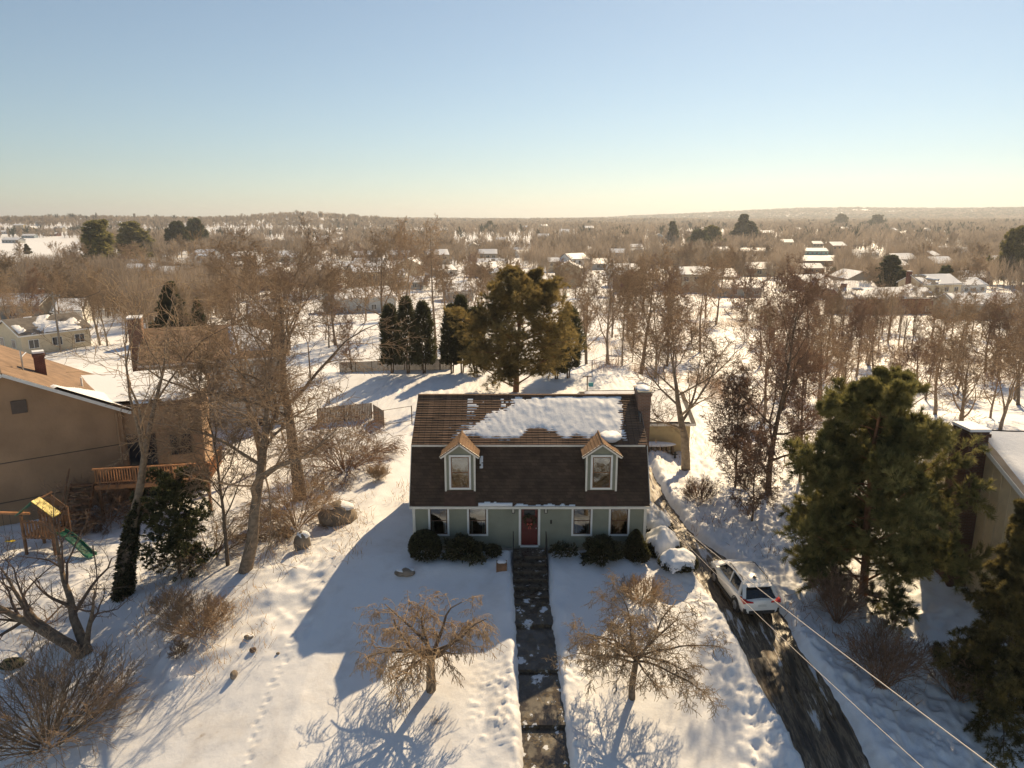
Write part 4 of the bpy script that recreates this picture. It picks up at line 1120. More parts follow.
# ------------------------------------------------------------------ neighbouring buildings
def gable_house(name, X, Y, Z, L, D, h, rise, rz, wall, roof, label, cat='house', group=None, snow=.0, wins=(), door=None, chim=None, chim_m='brick_red', over=.35, detail=True, snow_back=None, snow_rng=(-1, 1), eave_snow=0):
    """ridge along local X; front wall faces local -Y. wins: (face, pos, z0, w, hgt)"""
    o = thing(name, (X, Y, Z), label, cat, group, rz)
    mb = MB(); mb.box(-L/2, L/2, -D/2, D/2, -1.2, h)
    for s in (-1, 1):
        mb.prism([(-D/2, h), (D/2, h), (0, h + rise)], 'x', s*L/2 - (.15 if s > 0 else 0), s*L/2 + (.15 if s < 0 else 0))
    mb.build('wall', wall, o)
    sl = rise / (D/2); e = over
    mb = MB()
    for s in (-1, 1):
        mb.prism([(s*(D/2+e), h - sl*e + .02), (0, h + rise + .02), (0, h + rise + .16), (s*(D/2+e), h - sl*e + .14)], 'x', -L/2 - e, L/2 + e)
    rf = mb.build('roof', roof, o)
    # pale rake boards
    if detail:
        mb = MB()
        for s in (-1, 1):
            for q in (-1, 1):
                mb.beam((q*(L/2+e+.015), s*(D/2+e), h - sl*e + .02), (q*(L/2+e+.015), 0, h + rise + .03), .03, .2)
            mb.beam((-L/2-e, s*(D/2+e+.015), h - sl*e + .03), (L/2+e, s*(D/2+e+.015), h - sl*e + .03), .03, .18)
        mb.build('rake_trim', 'white_paint', o)
    if snow > 0:
        n1 = int(X*7 + Y*3) % 97
        for s in (-1, 1):
            cov = snow if s < 0 or snow_back is None else snow_back
            if cov <= 0: continue
            def fn(U, V, s=s):
                y = s*(D/2+e)*(1-V); z = h - sl*e + .14 + V*(rise + sl*e)
                c = np.array([0, s*sl, 1.]); c /= np.linalg.norm(c)
                return np.stack([U, y, z], -1), np.broadcast_to(c, U.shape + (3,))
            def tk(U, V, s=s, cov=cov):
                nz = fbm(U*.35 + n1, V*2.5 + s*5, n1 + (s > 0), 3)
                m = (nz + .5 < cov*1.0 + (.15 - .3*np.abs(V-.5))*(cov < .95)) | (cov >= .95)
                return np.where(m & (U > snow_rng[0]*L/2) & (U < snow_rng[1]*L/2), .13 + .10*vnoise(U*.8, V*3, 4), -.05)
            st = .22 if L < 40 and detail else 1.0
            nu = max(8, int(L/st)); 
            sh = snow_grid('roof_snow', rf, fn, tk, -L/2-e, L/2+e, nu, 26 if detail else 8)
    for (face, pos, z0, w, hh) in wins:
        f = MB(); g = MB(); t = .07
        if face in ('f', 'b'):
            y = -D/2 if face == 'f' else D/2; s = -1 if face == 'f' else 1
            f.box(pos-w/2-t, pos+w/2+t, min(y, y+s*.05), max(y, y+s*.05), z0-t, z0+hh+t); g.box(pos-w/2, pos+w/2, min(y+s*.03, y+s*.06), max(y+s*.03, y+s*.06), z0, z0+hh)
            if w > 1.2: f.box(pos-.03, pos+.03, min(y+s*.05, y+s*.07), max(y+s*.05, y+s*.07), z0, z0+hh)
        else:
            x = -L/2 if face == 'l' else L/2; s = -1 if face == 'l' else 1
            f.box(min(x, x+s*.05), max(x, x+s*.05), pos-w/2-t, pos+w/2+t, z0-t, z0+hh+t); g.box(min(x+s*.03, x+s*.06), max(x+s*.03, x+s*.06), pos-w/2, pos+w/2, z0, z0+hh)
        wf = f.build('window', 'white_paint', o); g.build('pane', 'pane_dark', wf)
    if door:
        mb = MB(); mb.box(door-.5, door+.5, -D/2-.05, -D/2, .1, 2.2); mb.build('door', 'dark_wall', o)
    if chim:
        cx, cy, cw, cd, top = chim
        mb = MB(); mb.box(cx-cw/2, cx+cw/2, cy-cd/2, cy+cd/2, -.8 if abs(cx) > L/2 or abs(cy) > D/2 else h*.8, top); mb.box(cx-cw/2-.06, cx+cw/2+.06, cy-cd/2-.06, cy+cd/2+.06, top-.25, top-.1)
        c = mb.build('chimney', chim_m, o)
        MB().box(cx-cw/2-.04, cx+cw/2+.04, cy-cd/2-.04, cy+cd/2+.04, top+.002, top+.12).build('chimney_snow', 'snow', c)
    return o
def snow_grid(name, parent, fn, thick, u0, u1, nu, nv):
    U, V = np.meshgrid(np.linspace(u0, u1, nu), np.linspace(0, .985, nv), indexing='ij'); T = thick(U, V); P, Nn = fn(U, V)
    top = P + Nn*np.maximum(T, -.05)[..., None]
    I, J = np.meshgrid(np.arange(nu-1), np.arange(nv-1), indexing='ij')
    keep = np.maximum.reduce([T[:-1, :-1], T[1:, :-1], T[:-1, 1:], T[1:, 1:]]) > 0
    if not keep.any(): return None
    q = (I*nv + J)[keep]; F_ = np.stack([q, q+nv, q+nv+1, q+1], 1); idx, inv = np.unique(F_, return_inverse=True)
    return link(name, npmesh(name, top.reshape(-1, 3)[idx], inv.reshape(-1, 4), 'snow', True), parent)

# brown stucco house at the far left, gable towards us
bh = gable_house('neighbour_house', -35.1, 13.9, -3.6, 12.4, 12, 7.5, 3.1, radians(126.9), 'brown_wall', 'roof_brown', 'large brown stucco house with a gable vent and bare brown roof', over=.5,
                 wins=[('l', 3.5, 1.2, 1.2, 1.3)], chim=(-1.6, -2.2, .7, .6, 11.0), chim_m='brick_red', eave_snow=1)
mb = MB(); mb.box(-6.27, -6.2, -1.0, -.2, 8.1, 8.9)
v = mb.build('gable_vent', 'dark_wall', bh)
mb = MB(); mb.tube([(-6.28, -5.7, 7.3), (-6.28, -5.7, -.5)], .06, 6); mb.build('downpipe', 'brown_wall', bh)
for z_ in (2.6, 5.1): MB().box(-6.225, -6.2, -6.0, 6.0, z_, z_+.05).build('siding_joint', 'dark_wall', bh)
MB().box(-6.30, -6.2, -4.6, -4.2, 1.4, 2.0).build('meter_box', 'rim', bh)
mb = MB(); mb.tube([(-2.8, -1.2, 9.5), (-2.8, -1.2, 11.4)], .05, 6); mb.tube([(-2.8, -1.2, 11.0), (-2.3, -1.5, 11.2)], .05, 6); mb.build('vent_pipe', 'rim', bh)
mb = MB(); mb.tube([(-2.0, -4.4, 8.0), (-2.0, -4.4, 9.1)], .07, 6); mb.build('vent_pipe', 'white_paint', bh)
# low addition with flat snowy roof
mb = MB(); mb.box(-27.0, -21.8, 13.4, 22, -4.5, 4.0)
ad = thing('flat_roofed_addition', (-26.0, 17.3, -3.6), 'brown flat roofed addition under a thick sheet of snow beside the wooden deck', 'building', rz=radians(20))
snow_grid('roof_snow', bh, lambda U, V: (np.stack([U, -6.5*(1-V), 7.5 - .26 + .16 + V*3.36], -1), np.broadcast_to(np.array([0, -.46, .89]), U.shape + (3,))), lambda U, V: np.where((V < .55 + .2*vnoise(U*.5, U*0, 3)) & (U < -6.7 + 5.5*(1 - V*1.5) + .8*vnoise(U, V*6, 5)), .15, -.1), -6.7, 0, 60, 50)
mb = MB(); mb.box(-2.6, 2.6, -4.0, 4.4, -1, 7.5); mb.build('wall', 'brown_wall', ad)
mb = MB(); mb.box(-3.6, 2.9, -4.3, 4.7, 7.5, 7.75); mb.build('roof', 'roof_brown', ad)
def fnf(U, V): return np.stack([U, -4.3 + V*9.1, 7.78 + 0*U + .25*V], -1), np.broadcast_to(np.array([0, 0, 1.]), U.shape + (3,))
snow_grid('roof_snow', ad, fnf, lambda U, V: np.where((np.hypot(np.maximum(U - .6, 0)/2.2, (V-.5)*2.0) + .12*vnoise(U, V*4, 2) < 1.0), .22 + .1*vnoise(U*.6, V*3, 4), -.1), -6.2, 2.9, 70, 60)
for (x, w_, z0, hh) in ((-1.2, 1.6, 3.4, 2.2), (1.2, 1.2, 4.0, 1.3), (-1.3, 1.8, .4, 1.6), (1.1, 1.3, .6, 1.3)):
    mb = MB(); mb.box(x-w_/2-.07, x+w_/2+.07, -4.05, -4.0, z0-.07, z0+hh+.07); f = mb.build('window', 'dark_wall', ad); MB().box(x-w_/2, x+w_/2, -4.07, -4.03, z0, z0+hh).build('pane', 'pane_dark', f)
# deck
dk = thing('wooden_deck', (-23.6, 11.0, -3.4), 'raised wooden deck with an orange rail beside the brown stucco house', 'deck', rz=radians(10))
mb = MB()
for k in range(18): mb.box(-3.4 + k*.38, -3.4 + k*.38 + .34, -1.6, 1.9, 3.35, 3.42)
mb.build('deck_floor', 'wood', dk)
for x in (-3.2, -1.1, 1.1, 3.2):
    MB().box(x-.08, x+.08, -1.55, -1.39, -.6, 4.4).build('post', 'wood', dk)
mb = MB(); mb.box(-3.45, 3.45, -1.62, -1.48, 4.38, 4.46); mb.box(3.3, 3.44, -1.5, 1.9, 4.38, 4.46); mb.build('top_rail', 'wood_orange', dk)
mb = MB(); mb.box(-3.4, 3.4, -1.56, -1.5, 3.5, 3.58)
for k in range(44): x = -3.35 + k*.155; mb.box(x, x+.045, -1.56, -1.51, 3.5, 4.38)
for k in range(22): y = -1.4 + k*.155; mb.box(3.34, 3.39, y, y+.045, 3.5, 4.38)
mb.build('baluster', 'wood_orange', dk)
mb = MB(); mb.box(-3.4, 3.4, -1.66, -1.60, 3.1, 3.36); mb.build('deck_fascia', 'wood_orange', dk)
mb = MB()
for k in range(12): t_ = k/11; mb.box(-4.9 + 1.3*t_*0, -3.6, -1.4 - 3.2*(1-t_), -1.1 - 3.2*(1-t_), -.2 + 3.5*t_, -.12 + 3.5*t_)
mb.beam((-4.9, -4.5, -.2), (-4.9, -1.1, 3.4), .06, .3); mb.beam((-3.6, -4.5, -.2), (-3.6, -1.1, 3.4), .06, .3); mb.beam((-4.9, -4.5, .8), (-4.9, -1.1, 4.4), .08, .08)
mb.build('deck_stair', 'wood', dk)

# brown roofed house behind with big brick chimney
gable_house('neighbour_house', -28.6, 33.2, -3.6, 11.5, 10, 7.7, 2.2, radians(22), 'grey_wall', 'roof_brown', 'house with a bare brown shingle roof and a broad brick chimney on its gable', over=.4,
            wins=[('l', -2.4, 3.6, 1, 1.3), ('l', 2.2, 3.6, 1, 1.3), ('f', 1.5, 3.7, 1.6, 1.3), ('f', 4.0, 3.7, 1.2, 1.3), ('f', -2, 3.7, 1.2, 1.3), ('f', 3, .8, 2, 1.3)], chim=(-6.4, -1.2, 1.1, 1.8, 11.2), chim_m='brick', snow=.30, snow_back=.2, snow_rng=(.2, 1))
# cream house on the right edge
rh = gable_house('cream_house', 26.6, -2.0, -.35, 13, 7.6, 5.3, 1.6, 0, 'cream_wall', 'roof_grey', 'cream sided house under deep snow with a tall dark brick chimney', over=.25, snow=1, snow_back=1,
            wins=[('f', -3.5, 3.2, 1.2, 1.3), ('f', 0, 3.2, 1.2, 1.3)], chim=(-6.95, -.1, .85, 1.25, 7.3), chim_m='brick_dark')
mb = MB()
for k in range(13):
    y = -3.7 + k*.6; mb.box(-6.53, -6.5, y, y+.05, -.3, 5.25 + max(0, 1.35 - abs(y)*.42))
mb.build('batten', 'cream_wall', rh)
# tan garage behind
gable_house('tan_garage', 8.1, 19.2, -.05, 7.2, 7.4, 2.15, 1.2, 0, 'garage_wall', 'roof_grey', 'low tan garage with a snow covered roof behind the chimney', 'garage', snow=1, over=.3, door=None, wins=[('f', -1.5, .9, 1.1, .8)])
wp = thing('firewood_pile', (9.0, 14.7, 0), 'snow topped firewood stack along the tan garage wall', 'firewood')
mb = MB(); R = random.Random(2)
for i in range(9):
    for j in range(4): mb.tube([(-1.4+i*.34+R.uniform(-.03, .03), -.25, .12+j*.17), (-1.4+i*.34, .25, .12+j*.17)], .085, 7)
mb.build('log', 'bark', wp); blob('snow_cap', wp, (0, 0, .78), (1.6, .4, .16), seed=3)

# ------------------------------------------------------------------ valley houses
R = random.Random(12)
def vh(px, py, wpx, label, wall='white_wall', storeys=1, rz=0., snow=.85, D=8.5, roof='roof_grey', rise=1.9, chim=None, group='houses in the valley', name='house', cm='brick_red', nwin=None, hh=None, snow_back=None):
    X, Y, Z = gp(px, py); A = (Y-CY)*cos(PITCH) + (CZ-Z)*sin(PITCH); L = wpx*A/F/max(.5, cos(rz)); h = hh or 2.9*storeys
    det = A < 330
    W = []; n = nwin if nwin is not None else max(2, int(L/3.2))
    for s in range(storeys):
        for k in range(n): W.append(('f', -L/2 + L*(k+.5)/n, .9 + 2.7*s, 1.3 if det else 1.6, 1.2))
    if det:
        for q in (-1, 1): W.append(('l', q*D*.22, .9 + 2.7*(storeys-1), 1.1, 1.2))
    ch = (L*.5*chim, .5, 1.0, 1.0, h + rise + 1.1) if chim is not None else None
    return gable_house(name, X, Y, Z, L, D, h, rise, rz, wall, roof, label, 'house', group, snow, W, None, ch, cm, .4, det, snow_back)
H_ = []
vh(878, 313, 92, 'long red brick ranch house with a snowy roof, nearest of the brick houses', 'brick_red', 1, .05, .8, D=9, chim=-.8, hh=4.2)
vh(902, 310, 34, 'red brick gabled wing with a small white window, joined to the long brick ranch', 'brick_red', 1, .9, .8, D=9, hh=4.2)
vh(840, 297, 60, 'low snowy roofed ranch just behind the long brick ranch', 'cream_wall', 1, 0, .9, chim=-.9)
vh(927, 303, 44, 'two storey pale house with a grey end wall and a brick end chimney', 'cream_wall', 2, .25, .75, D=9, chim=-1.06, rise=2.2)
vh(985, 318, 84, 'long pale brown ranch with a wide snowy roof behind the gnarled trees', 'tan_wall', 1, 0, .95, hh=3.6, D=9)
vh(962, 293, 30, 'small pale house showing above the long ranch roof', 'white_wall', 1, .3, .9)
vh(815, 266, 30, 'red brick house with a white snowy roof on the street beyond the ranch', 'brick_red', 1, 0, .95)
vh(812, 255, 27, 'teal house with a snowy roof behind the small red brick house', 'teal_wall', 1, 0, .95)
vh(862, 257, 28, 'white two storey house near the street with parked vehicles', 'white_wall', 1, .1, .9)
vh(858, 264, 18, 'grey cottage in front of the white two storey house', 'grey_wall', 1, .1, .9)
vh(845, 277, 20, 'tan cottage with a low brown roof near the small columnar firs', 'tan_wall', 1, .2, .5, roof='roof_brown')
vh(752, 255, 26, 'white house with a snow roof below the twin dark spruces', 'white_wall', 1, 0, .9)
vh(736, 296, 42, 'low white roofed building seen through the dense reddish trees', 'tan_wall', 1, 0, .95)
vh(690, 262, 40, 'long low house with a snow roof among bare trees above the white stream', 'brick_red', 1, 0, .9)
vh(672, 290, 34, 'grey house half hidden behind the bare trees past the wire fence', 'grey_wall', 1, .1, .8)
vh(640, 255, 24, 'blue grey house with a snowy roof beyond the wire fence', 'blue_wall', 1, 0, .9)
vh(620, 275, 26, 'small tan house between slim bare trunks', 'tan_wall', 1, -.2, .8)
vh(560, 262, 26, 'cream house on the slope above the golden pine', 'cream_wall', 1, .2, .9)
vh(520, 254, 34, 'long white building on the bright snowy slope', 'white_wall', 1, 0, .95)
vh(492, 268, 30, 'brown house with a snow roof left of the golden pine top', 'brown_wall', 1, .1, .8)
vh(458, 300, 24, 'small grey house glimpsed past the larch', 'grey_wall', 1, .3, .9)
vh(360, 312, 52, 'grey gabled house with a bright snow roof behind the tall bare trees', 'grey_wall', 1, .6, .95, hh=4, chim=-.6)
vh(322, 285, 34, 'blue grey house behind the tallest bare tree', 'blue_wall', 2, .5, .9)
vh(285, 262, 30, 'cream house with a long white roof line among the woods', 'cream_wall', 1, 0, .95)
vh(18, 318, 70, 'tan house with a snowy roof and a dark chimney at the far left', 'tan_wall', 1, 0, .9, chim=.75, hh=3.5)
vh(45, 348, 34, 'small cream gabled shed house below the snowy roof at the far left', 'cream_wall', 1, 1.0, .5, roof='roof_grey', hh=3.0)
vh(75, 322, 24, 'small snow roofed house beside the utility pole', 'white_wall', 1, .3, .95)
vh(265, 330, 26, 'yellowish house behind the brown shingle roof', 'yellow_wall', 1, .3, .8)
for i, (px, py, w_, wall, d) in enumerate(((8, 234, 14, 'white_wall', 'white'), (20, 229, 10, 'cream_wall', 'cream'), (30, 238, 12, 'blue_wall', 'blue grey'), (52, 236, 16, 'brick_red', 'brick'), (41, 225.5, 8, 'white_wall', 'tall white'), (60, 232, 9, 'tan_wall', 'tan'), (14, 243, 18, 'grey_wall', 'grey'), (84, 222.5, 6, 'white_wall', 'pale'), (118, 226, 8, 'white_wall', 'snow roofed white'))):
    vh(px, py, w_, d + ' house on the hill above the open snowy field, ' + ('its upper side' if py < 231 else 'its lower side'), wall, 2 if w_ < 12 else 1, R.uniform(-.3, .3), .95, group='houses on the hill above the snowy field')
for i, (px, py, w_, wall, d) in enumerate(((275, 219.5, 6, 'white_wall', 'small white'), (286, 218, 5, 'grey_wall', 'grey'), (296, 217.2, 7, 'cream_wall', 'cream'), (306, 216.5, 6, 'white_wall', 'tall white'), (316, 216.2, 8, 'brick_red', 'brick'), (327, 216.6, 6, 'tan_wall', 'tan'), (338, 217.3, 8, 'white_wall', 'long white'), (350, 218.2, 6, 'grey_wall', 'low grey'), (362, 219, 7, 'cream_wall', 'wide cream'), (445, 219, 14, 'white_wall', 'broad white'), (470, 221, 10, 'cream_wall', 'pale'))):
    vh(px, py, w_, d + ' house on the built up skyline hill, ' + ('above the tallest bare tree' if px < 400 else 'above the larch'), wall, 2, R.uniform(-.2, .2), .95, group='houses on the skyline hill')
cols = [('white_wall', 'white'), ('cream_wall', 'cream'), ('grey_wall', 'grey'), ('tan_wall', 'tan'), ('brick_red', 'brick'), ('blue_wall', 'blue grey'), ('brown_wall', 'brown'), ('yellow_wall', 'yellow')]
LAND = [(60, 'past the snowy field at the far left'), (150, 'beyond the three dark pines'), (240, 'beyond the brown shingle roof'), (330, 'behind the tallest bare tree'), (410, 'behind the arborvitae row'), (470, 'past the tall larch'), (530, 'above the golden pine'), (610, 'past the clothes post'),
        (680, 'beyond the wire fence'), (745, 'below the twin dark spruces'), (800, 'near the small brick and teal houses'), (860, 'behind the brick ranch'), (930, 'behind the pale two storey house'), (1100, 'behind the long pale ranch')]
def where(px):
    for q, t in LAND:
        if px < q: return t
    return LAND[-1][1]
def band(A): return 'near woods' if A < 130 else ('middle woods' if A < 260 else ('deep valley' if A < 600 else 'far slope'))
occupied = []
protoH = []
for wl, nm in cols:
    for st_ in (1, 2):
        o = gable_house('house', 0, 0, 0, 13 if st_ == 1 else 10, 8.5, 2.8*st_, 2.1, 0, wl, 'roof_grey', 'x', 'house', 'houses scattered through the far woods', .96, [('f', -3.2, 1.0 + 2.6*(st_-1), 1.5, 1.3), ('f', 0, 1.0 + 2.6*(st_-1), 1.5, 1.3), ('f', 3, 1.0 + 2.6*(st_-1), 1.5, 1.3)], detail=False)
        protoH.append([o, nm, st_, False])
R = random.Random(77)
nh = 0; tries = 0; hp = []
while nh < 78 and tries < 4000:
    tries += 1
    px = R.uniform(5, 1019); dep = radians(R.uniform(.72, 5.6)**1.0)
    py = 384 + F*tan(dep - PITCH)
    X, Y, Z = gp(px, py); A = Y - CY
    if A < 230 or A > 1900: continue
    if px < 95 and py > 238: continue
    if any(abs(px-a) < 15 and abs(py-b) < 4.5 for a, b in hp): continue
    hp.append((px, py)); P_ = protoH[R.randrange(len(protoH))]
    o = P_[0] if not P_[3] else copy_tree(P_[0]); P_[3] = True
    o.location = (X, Y, Z); o.rotation_euler = (0, 0, R.choice((0, 0, .3, -.3, .7, 1.57)) + R.uniform(-.15, .15))
    k = R.uniform(.85, 1.2) * (1.15 if A > 900 else 1); o.scale = (k, k, k)
    o['label'] = '%s %s house %s' % (P_[1], 'two storey' if P_[2] == 2 else 'low', where(px)) + (', far slope' if A > 700 else (', deep valley' if A > 400 else ''))
    nh += 1
for P_ in protoH:
    if not P_[3]:
        for c in list(P_[0].children):
            for c2 in list(c.children): bpy.data.objects.remove(c2)
            bpy.data.objects.remove(c)
        bpy.data.objects.remove(P_[0])
# skyline landmarks on the left
def spire(px, pyt, w_, label, pointed=True):
    X, Y, Z = gp(px, 221.5); A = Y - CY; k = A/F
    top = z_at(pyt, X, Y); o = thing('church_spire' if pointed else 'tower', (X, Y, Z), label, 'church' if pointed else 'tower')
    mb = MB(); h = top - Z; ww = w_*k/2
    mb.box(-ww, ww, -ww, ww, -2, h*.55); mb.box(-ww*4, ww*4, -ww, ww, -2, h*.28) if pointed else None
    mb.build('tower_wall', 'brick_red', o)
    mb = MB()
    if pointed: mb.add([(-ww*1.1, -ww*1.1, h*.55), (ww*1.1, -ww*1.1, h*.55), (ww*1.1, ww*1.1, h*.55), (-ww*1.1, ww*1.1, h*.55), (0, 0, h)], [(0,1,4), (1,2,4), (2,3,4), (3,0,4), (0,3,2,1)])
    else: mb.box(-ww*.8, ww*.8, -ww*.8, ww*.8, h*.55, h)
    mb.build('spire_roof', 'roof_grey', o)
spire(97, 212, 2.2, 'thin dark church spire on the skyline above the snowy field'); spire(135, 213.5, 2.0, 'short square tower on the skyline next to the dark pines', False)

# ------------------------------------------------------------------ background trees
def proto_tree(P, seed, h, bark, twig, rmin, lv_tr=1):
    tm, cm, lv, s = tree_meshes(P, seed, h, lv_tr, bark, twig, (6, 4, 3, 3, 3), rmin); return tm, cm, h
BARE = [proto_tree(dict(SPREAD, nch=[12, 7, 6, 5]), 101, 12, 'bark', 'twig', .015), proto_tree(dict(VASE, nch=[9, 8, 7, 5]), 102, 13, 'bark_pale', 'twig', .015), proto_tree(dict(TALL, nch=[18, 7, 6, 4]), 103, 14, 'bark_pale', 'twig_pale', .015),
        proto_tree(dict(SPREAD, nch=[11, 8, 6, 5], ang=[44, 44, 44, 42]), 104, 12, 'bark', 'twig', .015), proto_tree(dict(VASE, nch=[8, 7, 7, 5]), 105, 12, 'bark', 'twig_red', .015), proto_tree(dict(DENSE, nch=[15, 7, 6, 5]), 106, 10, 'bark', 'twig_red', .015)]
KIND = ['spreading brown', 'vase shaped grey brown', 'tall slim pale', 'upright brown', 'reddish forked', 'dense reddish']
FARB = [proto_tree(dict(SPREAD, nch=[12, 7, 6, 4]), 111, 12, 'bark', 'twig', .030), proto_tree(dict(VASE, nch=[10, 7, 6, 4]), 112, 13, 'bark_pale', 'twig', .030), proto_tree(dict(DENSE, nch=[14, 7, 6, 4]), 113, 11, 'bark', 'twig_red', .030), proto_tree(dict(TALL, nch=[18, 7, 5, 4]), 114, 14, 'bark_pale', 'twig_pale', .030)]
KIND2 = ['rounded brown', 'forked grey brown', 'dense reddish', 'tall slim pale']
def joined(tm, cm):
    def arr(me):
        v = np.empty(len(me.vertices)*3, np.float32); me.vertices.foreach_get('co', v); f = np.empty(len(me.loops), np.int32); me.loops.foreach_get('vertex_index', f); return v.reshape(-1, 3), f.reshape(-1, 4)
    v1, f1 = arr(tm); v2, f2 = arr(cm)
    me = npmesh('bare_tree', np.concatenate([v1, v2]), np.concatenate([f1, f2 + len(v1)]), cm.materials[0].name, True); return me
FARJ = [joined(a, b) for a, b, h in FARB]
def bg_tree(px, pyb, pyt, k, label, group='bare trees in the woods behind the house', wide=1.0):
    X, Y, h = height_to(px, pyb, pyt); tm, cm, h0 = BARE[k]
    s = h/h0
    o = put_tree('bare_tree', (tm, cm), X, Y, label, 'tree', group, R.uniform(0, 6.28), (s*wide, s*wide, s))
    return o
GW = 'bare trees behind the wire fence'
for i, (px, pb, pt, k, w_, lab) in enumerate(((608, 364, 246, 1, .9, 'forked pale tree just behind the clothes post'), (641, 374, 236, 3, .9, 'tall upright brown tree behind the wire fence'), (655, 378, 262, 1, .8, 'leaning forked tree next to the tall upright brown tree'),
        (622, 366, 258, 2, .8, 'slim pale trunked tree between two larger ones behind the wire fence'), (667, 366, 255, 4, .8, 'reddish forked tree by the white stream bank'), (585, 350, 262, 0, .8, 'round headed brown tree showing over the golden pine'),
        (700, 352, 258, 0, .8, 'brown tree at the bend of the white stream'), (716, 325, 240, 3, .8, 'upright tree left of the tall reddish tree'), (812, 345, 265, 4, .9, 'reddish forked tree in front of the brick ranch'),
        (793, 388, 300, 5, 1, 'dense low reddish tree above the bushy one'), (843, 420, 335, 0, 1.1, 'tangled brown tree rising just behind the pine top'), (872, 395, 318, 3, 1.1, 'brown tree behind the right shoulder of the big pine'),
        (905, 430, 330, 4, 1.1, 'forked reddish tree in the snow clearing'), (935, 415, 322, 0, 1.2, 'wide gnarled brown tree in the snow clearing'), (960, 452, 330, 0, 1.2, 'nearest gnarled tree above the brick chimney'),
        (1000, 430, 318, 1, 1.1, 'forked tree over the snowy cream roof'), (1018, 405, 300, 3, 1.1, 'brown tree at the edge of the clearing beside the long pale ranch'), (955, 385, 292, 2, 1, 'slim tree in front of the pale two storey house'),
        (985, 372, 296, 0, 1, 'low spreading tree in front of the long pale ranch'), (1022, 372, 262, 5, 1, 'dense reddish tree at the end of the long pale ranch'), (760, 366, 290, 1, .9, 'forked tree on the stream bank behind the dense reddish trees'))):
    bg_tree(px, pb, pt, k, lab, GW, w_)
GL = 'bare trees between the left hand houses'
for i, (px, pb, pt, k, w_, lab) in enumerate(((100, 345, 255, 1, .9, 'forked tree behind the brown stucco roof'), (150, 322, 250, 2, .9, 'slim pale tree left of the dark fir'), (222, 318, 240, 3, .8, 'pale trunked tree behind the brown shingle roof'), (240, 316, 236, 1, .8, 'forked pale tree just right of its pale trunked twin'),
        (255, 315, 250, 2, .8, 'straight slim tree behind the brown shingle roof'), (405, 330, 212, 1, 1.0, 'tall fan shaped bare tree behind the arborvitae, breaking the skyline'), (385, 340, 225, 0, .8, 'round headed tree behind the hedge row end'), (352, 372, 300, 5, 1, 'dense reddish tree above the grey board fence'),
        (60, 330, 268, 0, .9, 'brown tree beside the utility pole'), (15, 345, 275, 3, .9, 'brown tree over the roof of the brown stucco house'), (30, 330, 262, 5, .9, 'dense reddish tree near the tan house chimney'), (290, 350, 262, 4, .9, 'reddish tree behind the tall bare trees'), (335, 345, 255, 0, .9, 'spreading tree in front of the grey gabled house'), (460, 345, 262, 1, .8, 'forked tree behind the tallest arborvitae'), (480, 340, 250, 3, .8, 'brown tree behind the golden pine'))):
    bg_tree(px, pb, pt, k, lab, GL, w_)
# pole of the valley: random individual trees
R = random.Random(5)
def blocked(px, py):
    if px < 92 and 237 < py < 262: return True
    if 575 < px < 1040 and py > 338: return R.random() < .25 or (px < 760 and py > 366)
    if 330 < px < 575 and py > 330: return True
    if py > 352 and px < 575: return True
    if 800 < px < 925 and 300 < py < 330: return R.random() < .8
    if 925 < px < 1024 and 308 < py < 345: return R.random() < .8
    if 650 < px < 770 and 312 < py < 340: return R.random() < .7
    return False
n_ind = 0
NI = 262
while n_ind < NI:
    px = R.uniform(-15, 1040); py = 246 + (350-246)*R.random()**1.35
    if R.random() < .24: px = R.uniform(585, 1040); py = R.uniform(322, 420)
    if blocked(px, py): continue
    X, Y, Z = gp(px, py); A = Y - CY
    if A < 58: continue
    if A > 150 and any(a0 < px < a1 and b0 < py < b1 for a0, a1, b0, b1 in ((826, 922, 296, 330), (905, 950, 290, 318), (940, 1030, 305, 335), (798, 832, 252, 285), (735, 768, 252, 268))) and R.random() < .85: continue
    hgt = R.uniform(9, 15.5) if A > 150 else R.uniform(6.5, 11)
    if A < 150:
        k = R.randrange(6); tm, cm, h0 = BARE[k]; s = hgt/h0
        put_tree('bare_tree', (tm, cm), X, Y, '%s bare tree, %s %s' % (KIND[k], band(A), where(px)), 'tree', 'bare trees in the valley woods', R.uniform(0, 6.28), (s*R.uniform(.85, 1.15), s*.95, s))
    else:
        k = R.choice((0, 0, 1, 1, 2, 3)); s = hgt/FARB[k][2]
        put_tree('bare_tree', None, X, Y, '%s bare tree, %s %s' % (KIND2[k], band(A), where(px)), 'tree', 'bare trees in the valley woods', R.uniform(0, 6.28), (s*1.1, s*1.1, s), one=FARJ[k])
    n_ind += 1
